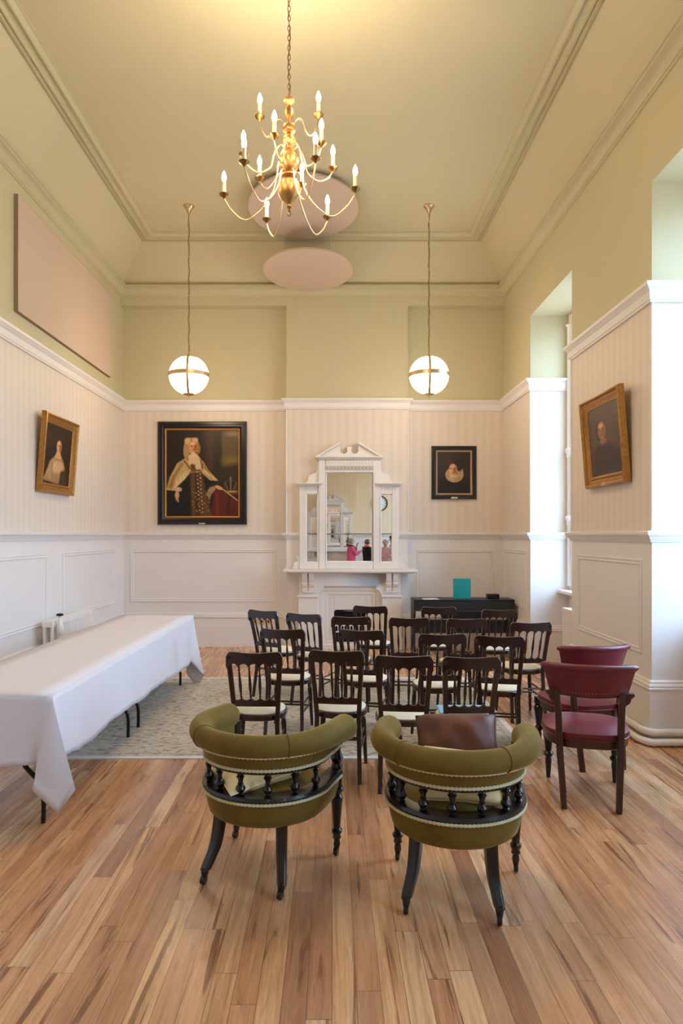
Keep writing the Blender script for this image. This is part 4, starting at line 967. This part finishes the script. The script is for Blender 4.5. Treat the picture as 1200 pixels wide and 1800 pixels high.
# ------------------------------------------------------------------ green tub chairs (local: centre of seat, faces +y)
def U(rad, yf, n=28, flare=0.):
    """open outline: right front -> round the back -> left front"""
    out = []
    for k in range(5): y = lerp(yf, 0, k / 5); out.append((rad + flare * (y / yf if yf else 0), y))
    for k in range(n + 1): a = R(lerp(0, -180, k / n)); out.append((rad * math.cos(a), rad * math.sin(a)))
    for k in range(1, 6): y = lerp(0, yf, k / 5); out.append((-rad - flare * y / yf, y))
    return out
def make_tub():
    t = thing('tub_chair', 'tub', 'armchair', (0, 0, 0))
    # rolled top
    ou = U(.326, .19, 36, .0); n = len(ou)
    L = [0]
    for i in range(1, n): L.append(L[-1] + math.hypot(ou[i][0] - ou[i - 1][0], ou[i][1] - ou[i - 1][1]))
    def roll(e0, e1, sc=1., m=None):
        P = []; Rr = []
        for i, (x, y) in enumerate(ou):
            f = L[i] / L[-1]; e = min(f, 1 - f)
            if f < e0 or f > e1: continue
            P.append((x * 1.0, y, .668 - .024 * max(0, (y + .05) / .25) if y > -.05 else .668)); r_ = .050 + .016 * max(0, 1 - e / .30); Rr.append(r_ * sc)
        return P, Rr
    P, Rr = roll(-1, 2)
    P = [Vector(p) for p in P]
    def capend(P, Rr, end):
        q = P[0] if end == 0 else P[-1]; d = (P[0] - P[1]).normalized() if end == 0 else (P[-1] - P[-2]).normalized(); r0 = Rr[0] if end == 0 else Rr[-1]
        ex = [(q + d * (r0 * .85 * math.sin(R(a))), r0 * math.cos(R(a))) for a in (20, 40, 58, 74, 86)]
        return ex
    e0 = capend(P, Rr, 0); e1 = capend(P, Rr, 1)
    P2 = [p for p, _ in e0[::-1]] + P + [p for p, _ in e1]; R2 = [r_ for _, r_ in e0[::-1]] + Rr + [r_ for _, r_ in e1]
    MB().tube(P2, R2, 18).build('rolled_top', 'velvet', t)
    for f in (.335, .665):
        i = min(range(n), key=lambda k: abs(L[k] / L[-1] - f)); c = P[i]; d = (P[i + 1] - P[i - 1]).normalized(); s_ = d.cross(Vector((0, 0, 1))); r_ = Rr[i] + .001
        MB().tube([c + (s_ * math.cos(a) + Vector((0, 0, 1)) * math.sin(a)) * r_ for a in [2 * PI * k / 24 for k in range(24)]], .003, 6, closed=True).build('piping', 'velvet', t)
    # flared band under the roll, its braids and the wooden ring
    path = U(.30, .19, 36, .0)
    MB().sweep(path, [(.028, .64), (-.012, .64), (-.018, .56), (.004, .552), (.012, .575)], 1 if False else -1).build('upper_band', 'velvet', t) if False else None
    def ub(o_): return o_
    MB().sweep(path, [(-.02, .550), (.004, .546), (.012, .58), (.036, .628), (.03, .65), (-.02, .65)], 1).build('upper_band', 'velvet', t)
    def braid(rad, z, nm='braid_trim', fl=0., yf=.19):
        p = U(rad, yf, 36, fl); P3 = []
        for i in range(len(p) - 1):
            for k in range(3): P3.append((lerp(p[i][0], p[i + 1][0], k / 3), lerp(p[i][1], p[i + 1][1], k / 3), z))
        return MB().tube(P3, [.0085 if k % 2 else .0050 for k in range(len(P3))], 6).build(nm, 'braid', t)
    braid(.342, .623); braid(.309, .554); braid(.314, .404)
    MB().sweep(path, [(-.022, .536), (.004, .536), (.004, .546), (-.022, .546)], 1).build('gallery_ring', 'ebony', t)
    closed = path + [( -.20, .235), (0, .245), (.20, .235)]
    closed_in = [(x * .80, y * .80 + .0) for x, y in closed]
    # wooden rim ledge
    MB().sweep(path, [(-.055, .412), (.012, .412), (.018, .420), (.014, .434), (-.005, .438), (-.055, .438)], 1).build('seat_rim', 'ebony', t)
    # upholstered seat body, tapering down
    b = MB(); n2 = len(closed); vs = []
    lv = [(.80, .285), (.90, .286), (.945, .298), (.985, .34), (1.005, .38), (1.0, .41)]
    for (k_, z) in lv:
        for (x, y) in closed: vs.append((x * k_, y * k_, z))
    fs = [(j * n2 + k, j * n2 + (k + 1) % n2, (j + 1) * n2 + (k + 1) % n2, (j + 1) * n2 + k) for j in range(len(lv) - 1) for k in range(n2)]
    fs += [tuple(range(n2))[::-1], tuple((len(lv) - 1) * n2 + k for k in range(n2))]
    b.add(vs, fs).build('seat_band', 'velvet', t)
    MB().dome(closed_in, .43, .035, .405, rings=8, p=2.6).build('seat_cushion', 'velvet', t)
    # balusters
    pr = [(.012, 0), (.016, .06), (.011, .10), (.019, .20), (.023, .30), (.019, .40), (.011, .48), (.015, .52), (.010, .56), (.012, .66), (.014, .74), (.020, .82), (.014, .88), (.017, .94), (.014, 1.)]
    for a in (-90, -65, -115, -40, -140, -15, -165):
        x, y = .288 * math.cos(R(a)), .288 * math.sin(R(a))
        MB().lathe([(r_, .437 + .101 * f) for r_, f in pr], (x, y, 0), 14).build('baluster', 'ebony', t)
    for sx in (-1, 1):
        # front leg runs up through the rim to carry the arm
        pf = [(.010, .058), (.013, .075), (.022, .085), (.018, .10), (.027, .115), (.027, .125), (.018, .135), (.020, .16), (.028, .26), (.031, .29), (.020, .305), (.034, .32), (.036, .335), (.026, .35), (.026, .43), (.03, .44), (.022, .46), (.033, .485), (.022, .51), (.018, .525), (.028, .55), (.022, .57), (.022, .615)]
        leg = MB().lathe(pf, (sx * .282, .205, 0), 16).build('front_leg', 'ebony', t)
        def castor(x, y, par):
            MB().loft([(x, y, .075), (x, y, .052), (x, y - .002, .040), (x, y - .006, .030)], [.030, .036, .030, .026], [.030, .036, .034, .022], 'round', 14).build('castor_cup', 'ebony', par)
            MB().lathe([(.006, -.011), (.019, -.010), (.0215, 0), (.019, .010), (.006, .011)], (x, y - .012, .0218), 16, 'x').build('castor_wheel', 'ebony', par)
        castor(sx * .282, .205, leg)
        P = smooth_path([(sx * .155, -.185, .34), (sx * .160, -.195, .25), (sx * .168, -.215, .16), (sx * .182, -.245, .10), (sx * .192, -.268, .06)], 4)
        leg = MB().loft(P, [lerp(.056, .040, k / (len(P) - 1)) for k in range(len(P))], [lerp(.056, .042, k / (len(P) - 1)) for k in range(len(P))], 'box', yaw=sx * R(20)).build('rear_leg', 'ebony', t, bevel=.003)
        castor(sx * .192, -.272, leg)
    return t
tub = make_tub()
tub.location = (-.31, 3.33, 0); tub.rotation_euler = (0, 0, R(-20))
tag(tub, 'olive velvet tub chair on castored legs, left of the two, with a yellow cushion', 'armchair', 'green tub chairs at the front')
dup(tub, (.56, 3.12, 0), R(-12), label='olive velvet tub chair on castored legs, right of the two, nearest the viewer')
def pillow(w_, h_, t_, pinch=.05, seed=0):
    rnd = random.Random(seed); ph = [rnd.uniform(0, 6) for _ in range(6)]
    def fn(sg):
        def f(u, v):
            a, c = 2 * u - 1, 2 * v - 1
            x = a * w_ / 2 * (1 - pinch * (1 - c * c) * 0 - pinch * (1 - abs(c)) * 1.0 * abs(a) ** 3); y = c * h_ / 2 * (1 - pinch * (1 - abs(a)) * abs(c) ** 3)
            th = t_ / 2 * (max(0, 1 - abs(a) ** 3.2) ** .55) * (max(0, 1 - abs(c) ** 3.2) ** .55)
            th *= 1 + .10 * math.sin(3 * a + ph[0]) * math.sin(4 * c + ph[1]) + .04 * math.sin(9 * a + ph[2] + 4 * c)
            return (x, y, sg * th)
        return f
    return MB().grid(fn(1), 28, 24).grid(fn(-1), 28, 24)
def cushion(name, label, mat, w_, h_, t_, loc, rot, seed=0, seam=True):
    t = thing(name, label, 'cushion', loc); t.rotation_euler = rot
    b = pillow(w_, h_, t_, .06, seed); o = b.build('cover', mat, t, smooth=60)
    if seam:
        P = []
        for k in range(96):
            f = k / 24; s_ = int(f); u = f - s_; a, c = [(2 * u - 1, -1), (1, 2 * u - 1), (1 - 2 * u, 1), (-1, 1 - 2 * u)][s_ % 4]
            P.append((a * w_ / 2 * (1 - .06 * (1 - abs(c)) * abs(a) ** 3), c * h_ / 2 * (1 - .06 * (1 - abs(a)) * abs(c) ** 3), 0))
        MB().tube(P, .003, 6, closed=True).build('seam_piping', mat, t)
    return t
cushion('cushion', 'pale yellow cushion slumped on the seat of the left green chair', 'yellow', .40, .36, .12, (-.36, 3.28, .500), (R(8), R(-9), R(28)), 2)
cushion('cushion', 'pale yellow cushion in the right green chair, seen between the spindles', 'yellow', .35, .22, .14, (.575, 2.965, .556), (R(72), R(2), R(-8)), 3)
cushion('cushion', 'brown leather cushion leaning on the back of the right green chair', 'brownleather', .37, .24, .20, (.575, 3.14, .660), (R(50), R(-3), R(-8)), 5)

# ------------------------------------------------------------------ burgundy library chairs (local: seat centre, faces +y)
def make_red():
    t = thing('library_chair', 'red', 'armchair', (0, 0, 0))
    def arcp(r_x, y0, y1, n=20):     # curved crest outline in plan, ends come forward
        return [(r_x * u, lerp(y0, y1, abs(u) ** 2.0)) for u in [lerp(-1, 1, k / n) for k in range(n + 1)]]
    lv = [(.655, .222, -.262), (.70, .236, -.272), (.76, .250, -.282), (.815, .266, -.292)]
    vs = []; n = 21
    rings = []
    for (z, rx, yb) in lv: rings.append([(x, y, z) for x, y in arcp(rx, yb, yb + .115)])
    inner = [[(x * .90, y + .042, z) for x, y, z in r_] for r_ in rings]
    prof = rings + inner[::-1]; m = len(prof)
    for k in range(n):
        for j in range(m): vs.append(prof[j][k])
    fs = [(k * m + j, k * m + (j + 1) % m, (k + 1) * m + (j + 1) % m, (k + 1) * m + j) for k in range(n - 1) for j in range(m)]
    fs += [tuple(range(m))[::-1], tuple((n - 1) * m + j for j in range(m))]
    MB().add(vs, fs).build('back_pad', 'redleather', t, bevel=.006)
    P = [(x, y + .015, .825 - .006 * abs(x / .27) ** 2) for x, y in arcp(.272, -.300, -.180, 28)]
    MB().tube(P, [.010 if k in (0, 28) else .021 for k in range(29)], 12).build('top_roll', 'redleather', t)
    P = [(x, y + .016, .655) for x, y in arcp(.222, -.262, -.147, 28)]
    MB().tube(P, .012, 8).build('lower_back_rail', 'redwood', t)
    nb = MB()
    for k in range(26):
        x, y = arcp(.222, -.266, -.151, 25)[k]; nb.lathe([(.0045, 0), (.003, .0025), (.0005, .0035)], (0, 0, 0), 8) if False else None
        nb.lathe([(.0005, -.004), (.004, -.0025), (.0045, .001)], (x, y, .672), 8, 'y')
    nb.build('nail_heads', 'darkbrass', t)
    for sx in (-1, 1):
        P = smooth_path([(sx * .150, -.285, 0), (sx * .158, -.262, .15), (sx * .168, -.232, .30), (sx * .172, -.215, .42), (sx * .175, -.208, .52), (sx * .180, -.200, .60), (sx * .184, -.190, .662)], 4); q = len(P) - 1
        pst = MB().loft(P, [lerp(.034, .040, math.sin(PI * min(1, k / q))) for k in range(q + 1)], [.036] * (q + 1), 'box').build('rear_leg', 'redwood', t, bevel=.003)
        br = MB(); br.prism([(.16, .60), (.185, .565), (.205, .60), (.225, .615), (.232, .64), (.25, .655), (.25, .672), (.15, .672), (.15, .655), (.168, .64)], -.20, -.16)
        br.xf(Matrix.Diagonal((sx, 1, 1, 1))); br.build('carved_bracket', 'redwood', t, bevel=.004)
        pf = [(.012, 0), (.015, .03), (.021, .12), (.017, .135), (.030, .15), (.031, .162), (.019, .175), (.022, .20), (.034, .30), (.035, .32), (.022, .335), (.034, .345), (.034, .395)]
        MB().lathe(pf, (sx * .205, .235, 0), 16).build('front_leg', 'ebony', t)
    bd = []
    for k in range(44):
        a = 2 * PI * k / 44; c, s_ = math.cos(a), math.sin(a)
        wf = .252 if s_ > 0 else lerp(.252, .192, abs(s_)); bd.append((wf * math.copysign(abs(c) ** .5, c), .01 + .262 * math.copysign(abs(s_) ** .55, s_) * (1 if s_ > 0 else .90)))
    MB().prism([(x * .97, y * .97) for x, y in bd], .335, .392, 'z').build('seat_frame', 'redwood', t, bevel=.006)
    MB().dome(bd, .425, .04, .385, inset=.03, p=2.8).build('seat_pad', 'redleather', t)
    MB().tube([(x * 1.0, y * 1.0, .392) for x, y in bd], .006, 6, closed=True).build('seat_piping', 'redleather', t)
    return t
red = make_red(); a = R(-14)
red.location = (1.506 - math.sin(a) * .285, 3.965 + math.cos(a) * .285, 0); red.rotation_euler = (0, 0, a)
tag(red, 'burgundy leather curved-back chair, nearer of the two on the right', 'chair', 'burgundy leather chairs at the right')
a = R(10); dup(red, (1.84 - math.sin(a) * .26, 4.67 + math.cos(a) * .26, 0), a, label='burgundy leather curved-back chair, farther of the two, partly hidden behind its twin')

# ------------------------------------------------------------------ digital piano and what stands on it
t = thing('digital_piano', 'black digital piano against the far right corner behind the chairs', 'piano', (1.745, 9.16, 0))
hw = .665
for sx in (-1, 1): MB().prism([(-.16, 0), (-.16, .10), (-.10, .14), (-.10, .50), (-.16, .56), (-.16, .745), (.20, .745), (.20, 0)], sx * hw, sx * (hw - .028), 'x').build('side_panel', 'piano', t, bevel=.004)
MB().box(-hw + .028, hw - .028, -.16, .20, .60, .735).build('key_case', 'piano', t, bevel=.006)
MB().box(-hw, hw, -.165, .205, .736, .752).build('lid', 'piano', t, bevel=.005)
MB().box(-hw + .028, hw - .028, .05, .07, .28, .46).build('back_panel', 'piano', t, bevel=.003)
MB().box(-.12, .12, -.05, .02, .0, .05).build('pedal_box', 'piano', t, bevel=.005)
for k in (-1, 0, 1): MB().box(k * .06 - .012, k * .06 + .012, -.12, -.05, .02, .03).build('pedal', 'brass', t, bevel=.003)
MB().prism([(-.30, .50), (.28, .50), (.33, .60), (-.33, .60)], -.175, -.162).build('music_rest', 'blackmetal', t, bevel=.003)
o = MB().box(-.105, .105, -.07, .07, 0, .004).build('sheet_paper', 'paper', None); o.location = (1.31, 9.085, .7525); o.rotation_euler = (0, 0, R(4)); tag(o, 'white sheet of paper at the left end of the piano lid', 'paper')
t = thing('acrylic_stand', 'bright teal acrylic display box standing on the piano', 'display stand', (1.75, 9.19, .7525), R(-4))
MB().box(-.112, .112, -.05, -.044, 0, .26).box(-.112, .112, .044, .05, 0, .26).box(-.112, -.106, -.044, .044, 0, .26).box(.106, .112, -.044, .044, 0, .26).build('wall_panels', 'teal', t, bevel=.001)
MB().box(-.112, .112, -.05, .05, .26, .266).build('lid_panel', 'teal', t, bevel=.001)
t = thing('storage_box', 'small black box standing at the right end of the piano', 'box', (2.155, 9.15, .7525), R(3))
MB().box(-.078, .078, -.05, .05, 0, .062).build('case', 'piano', t, bevel=.006); MB().box(-.068, .068, -.054, -.0495, .008, .054).build('grille', 'blackmetal', t, bevel=.002)
o = MB().box(-.09, .09, -.06, .06, 0, .012).build('clear_tray', 'clear', None, bevel=.002); o.location = (1.53, 9.17, .7525); tag(o, 'low clear plastic tray on the piano beside the teal box', 'tray')
o = MB().lathe([(.012, 0), (.03, .002), (.03, .008), (.012, .014), (.004, .016)], seg=14).build('black_clip', 'blackmetal', None); o.location = (1.43, 9.2, .7525); tag(o, 'small black clip lying behind the white paper on the piano', 'clip')

# ------------------------------------------------------------------ wall clock on the rear wall (seen in the mirror)
t = thing('wall_clock', 'round white-faced wall clock in a brown case, seen in the right-hand mirror', 'clock', (1.54, YF, 2.62), PI)
MB().lathe([(.25, 0), (.25, -.04), (.235, -.055), (.215, -.05), (.212, -.03), (.212, 0)], seg=48, axis='y').build('case', 'redwood', t)
MB().lathe([(.001, -.022), (.214, -.022), (.214, -.015), (.001, -.015)], seg=48, axis='y').build('dial', 'paper', t)
mk = MB()
for k in range(12):
    a = R(k * 30); c, s_ = math.cos(a), math.sin(a); p = [(x * c - z * s_, x * s_ + z * c) for x, z in ((-.007, .16), (.007, .16), (.007, .195), (-.007, .195))]; mk.prism(p, -.025, -.022)
mk.build('hour_marks', 'blackmetal', t)
for (a, l_, w_) in ((R(-65), .11, .008), (R(118), .16, .006)):
    c, s_ = math.cos(a), math.sin(a); p = [(x * c - z * s_, x * s_ + z * c) for x, z in ((-w_, -.02), (w_, -.02), (w_ * .4, l_), (-w_ * .4, l_))]; MB().prism(p, -.029, -.026).build('hand', 'blackmetal', t)

# ------------------------------------------------------------------ four people behind the viewer, seen in the mirrors
def skin_mesh(name, V, E, Rr, mat, parent, sub=2, root=0):
    me = bpy.data.meshes.new(name); me.from_pydata(V, E, []); o = bpy.data.objects.new(name, me); COL.objects.link(o)
    m = o.modifiers.new('skin', 'SKIN'); m.use_smooth_shade = True
    sv = me.skin_vertices[0].data if len(me.skin_vertices) else None
    if sv is None: return o
    for i, r_ in enumerate(Rr):
        sv[i].radius = r_ if isinstance(r_, tuple) else (r_, r_)
    sv[root].use_root = True
    s = o.modifiers.new('sub', 'SUBSURF'); s.levels = sub; s.render_levels = sub
    # bake the modifiers into one continuous mesh
    dg = bpy.context.evaluated_depsgraph_get(); ev = o.evaluated_get(dg); nm = bpy.data.meshes.new_from_object(ev)
    o.modifiers.clear(); o.data = nm; nm.materials.clear(); nm.materials.append(M[mat] if isinstance(mat, str) else mat)
    for p in nm.polygons: p.use_smooth = True
    o.parent = parent; return o
class G:
    def __init__(s): s.V = []; s.E = []; s.R = []
    def v(s, p, r_, to=None):
        s.V.append(tuple(p)); s.R.append(r_)
        if to is not None: s.E.append((to, len(s.V) - 1))
        return len(s.V) - 1
def person(label, loc, rz, H, hair, haircol, topcol, legcol, lhand, rhand, collar=None, lean=0.):
    """faces -y locally; hands are (x, y, z) targets"""
    t = thing('person', label, 'person', loc, rz); k = H / 1.62
    M_ = lambda n_, c_: simple(n_, c_, .8, var=.08, scale=30.)
    g = G(); S = lambda x, y, z: (x * k, (y - lean * max(0, z - .9)) * k, z * k)
    pel = g.v(S(0, 0, .90), (.095, .08)); w_ = g.v(S(0, 0, 1.05), (.10, .08), pel); ch = g.v(S(0, -.01, 1.24), (.14, .105), w_); nb = g.v(S(0, .005, 1.36), (.07, .06), ch)
    nk = g.v(S(0, -.005, 1.42), .048, nb); hd = g.v(S(0, -.02, 1.50), (.068, .080), nk); tp = g.v(S(0, -.012, 1.57), (.058, .068), hd)
    arms = []
    for sx, hand in ((1, lhand), (-1, rhand)):
        sh = g.v(S(sx * .155, 0, 1.325), .052, ch)
        s0 = Vector(S(sx * .165, 0, 1.32)); h = Vector(S(*hand)); mid = (s0 + h) / 2; d = (h - s0); ln = .50 * k
        bend = math.sqrt(max(0.0004, (ln / 2) ** 2 - (d.length / 2) ** 2)); out = Vector((sx * .35, .45, -1)).normalized(); out = (out - d.normalized() * out.dot(d.normalized())).normalized()
        el = mid + out * bend
        e = g.v(el, .038, sh); wr = g.v(h - (h - el).normalized() * .02, .026, e)
        f = (h - el).normalized(); pm_ = g.v(h + f * .035, (.034, .018), wr)
        sd = f.cross(Vector((0, 1, 0))) if abs(f.y) < .8 else f.cross(Vector((0, 0, 1))); sd.normalize(); nn = f.cross(sd)
        for q, ll in ((-1.5, .058), (-.5, .068), (.5, .064), (1.5, .050)):
            b0 = h + f * .06 + sd * (q * .017); a1 = g.v(b0, .0095, pm_); a2 = g.v(b0 + f * ll * .5 + nn * .006 + sd * q * .002, .0085, a1); g.v(b0 + f * ll * .85 + nn * .026, .0075, a2)
        th = g.v(h + f * .02 + sd * .036, .011, pm_); g.v(h + f * .055 + sd * .052 + nn * .012, .009, th)
        arms.append((s0, el, h))
    for sx in (1, -1):
        hp = g.v(S(sx * .08, 0, .76), .065, pel); kn = g.v(S(sx * .10, -.01, .48), .050, hp); an = g.v(S(sx * .10, .02, .09), .036, kn); g.v(S(sx * .105, -.10, .03), (.035, .026), an)
    skin_mesh('body', g.V, g.E, g.R, 'skin', t)
    # face details
    hx = Vector(S(0, -.02, 1.50))
    fb = MB(); fb.tube([hx + Vector((0, -.080, .022)) * k, hx + Vector((0, -.098, -.004)) * k, hx + Vector((0, -.088, -.014)) * k], [.006, .012, .008], 8); fb.build('nose', 'skin', t)
    for sx in (1, -1):
        MB().lathe([(.001, -.005), (.004, -.004), (.006, 0), (.004, .004), (.001, .005)], tuple(hx + Vector((sx * .028, -.076, .020)) * k), 10, 'y').build('eye', 'blackmetal', t)
        MB().lathe([(.004, -.006), (.018, -.004), (.020, .002), (.008, .006)], tuple(hx + Vector((sx * .072, .006, .0)) * k), 10, 'x').build('ear', 'skin', t)
    MB().tube([hx + Vector((-.02, -.080, -.038)) * k, hx + Vector((0, -.086, -.040)) * k, hx + Vector((.02, -.080, -.038)) * k], .004, 6).build('mouth', M_('lips', (150, 70, 66)), t)
    # hair: shell round the back and top of the head
    hm = M_('hair', haircol); vs = []
    rnd = random.Random(len(label)); b = MB(); ang = 26
    for i in range(70 if hair == 'curly' else 46):
        th = rnd.uniform(0, 2 * PI); ph = rnd.uniform(0, 1); dx, dy, dz = math.sin(PI * .62 * ph) * math.cos(th), math.sin(PI * .62 * ph) * math.sin(th), math.cos(PI * .62 * ph)
        if dy < -.35 and dz < .55: continue
        c = hx + Vector((dx * .072, .012 + dy * .082, .035 + dz * .078)) * k; r_ = .026 if hair == 'curly' else .024
        b.lathe([(.001, -r_), (r_ * .7, -r_ * .7), (r_, 0), (r_ * .7, r_ * .7), (.001, r_)], tuple(c), 8)
    b.lathe([(.001, .088), (.045, .078), (.068, .045), (.076, .0), (.066, -.045)], tuple(hx + Vector((0, .022, .02)) * k), 20)
    if hair == 'bun': b.lathe([(.001, .035), (.03, .02), (.036, 0), (.03, -.02), (.001, -.035)], tuple(hx + Vector((0, .09, .06)) * k), 12)
    b.build('hair', hm, t, smooth=80)
    # jacket
    g = G(); gm = M_('jacket', topcol); o_ = .018
    a = g.v(S(0, 0, .70), (.165, .135)); b0 = g.v(S(0, 0, .80), (.168, .14), a); b1 = g.v(S(0, 0, .92), (.158, .135), b0); b2 = g.v(S(0, 0, 1.06), (.146, .122), b1); b3 = g.v(S(0, -.01, 1.24), (.158, .125), b2); b4 = g.v(S(0, .004, 1.345), (.085, .075), b3)
    for sx, (s0, el, h) in zip((1, -1), arms):
        s1 = g.v(S(sx * .16, 0, 1.32), .068, b3); e1 = g.v(el, .053, s1); g.v(h - (h - el).normalized() * .03, .040, e1)
    skin_mesh('jacket', g.V, g.E, g.R, gm, t, root=0)
    g = G(); tm = M_('trousers', legcol); a0 = g.v(S(0, 0, .98), (.10, .085)); a = g.v(S(0, 0, .88), (.115, .10), a0)
    for sx in (1, -1):
        h_ = g.v(S(sx * .085, 0, .72), .085, a); kk = g.v(S(sx * .10, -.01, .48), .070, h_); g.v(S(sx * .10, .02, .08), .060, kk)
    skin_mesh('trousers', g.V, g.E, g.R, tm, t)
    for sx in (1, -1): MB().loft([(sx * .105 * k, -.05 * k, .0), (sx * .105 * k, -.05 * k, .03), (sx * .105 * k, -.035 * k, .06), (sx * .10 * k, .01, .085)], [.085, .09, .08, .07], [.25, .26, .20, .10], 'round', 16).build('shoe', 'blackmetal', t)
    if collar:
        cm = M_('scarf', collar); P = [S(.085 * math.cos(a_), .082 * math.sin(a_) - .01, 1.385 + .02 * math.sin(a_)) for a_ in [2 * PI * q / 16 for q in range(16)]]
        MB().tube(P, .030 * k, 8, closed=True).tube([S(.02, -.10, 1.37), S(.03, -.145, 1.25), S(.03, -.15, 1.10)], [.03, .034, .028], 8).build('scarf', cm, t)
    return t
person('grey-haired person in a pink jacket raising a hand, seen in the central mirror', (.575, -1.15, 0), R(70), 1.50, 'curly', (176, 160, 140), (226, 92, 130), (40, 40, 48), (.12, -.30, 1.22), (-.06, -.22, 1.38), (60, 40, 40))
person('person with short brown hair in a black jacket over orange, in the central mirror', (1.07, -1.35, 0), R(60), 1.47, 'short', (120, 92, 66), (28, 28, 34), (40, 36, 40), (.16, -.28, 1.05), (-.16, -.25, 1.02), (232, 84, 34))
person('white-haired person in a pale pink patterned jacket, back turned, in the right mirror', (1.60, -1.05, 0), R(185), 1.47, 'curly', (196, 188, 176), (214, 176, 176), (70, 66, 76), (.14, -.28, 1.10), (-.14, -.28, 1.10))
person('dark-haired person partly behind the white-haired one, in the right mirror', (1.86, -1.75, 0), R(-80), 1.58, 'bun', (40, 28, 24), (206, 190, 196), (40, 40, 46), (.16, -.22, 1.0), (-.16, -.22, 1.0))
t = thing('mobile_phone', 'black phone held up by the person in pink, seen in the mirror', 'phone', (.93, -1.13, 1.12), R(70))
MB().box(-.038, .038, -.005, .005, 0, .15).build('case', 'blackmetal', t, bevel=.004)
MB().box(-.034, .034, -.0065, -.005, .006, .144).build('screen', 'piano', t)
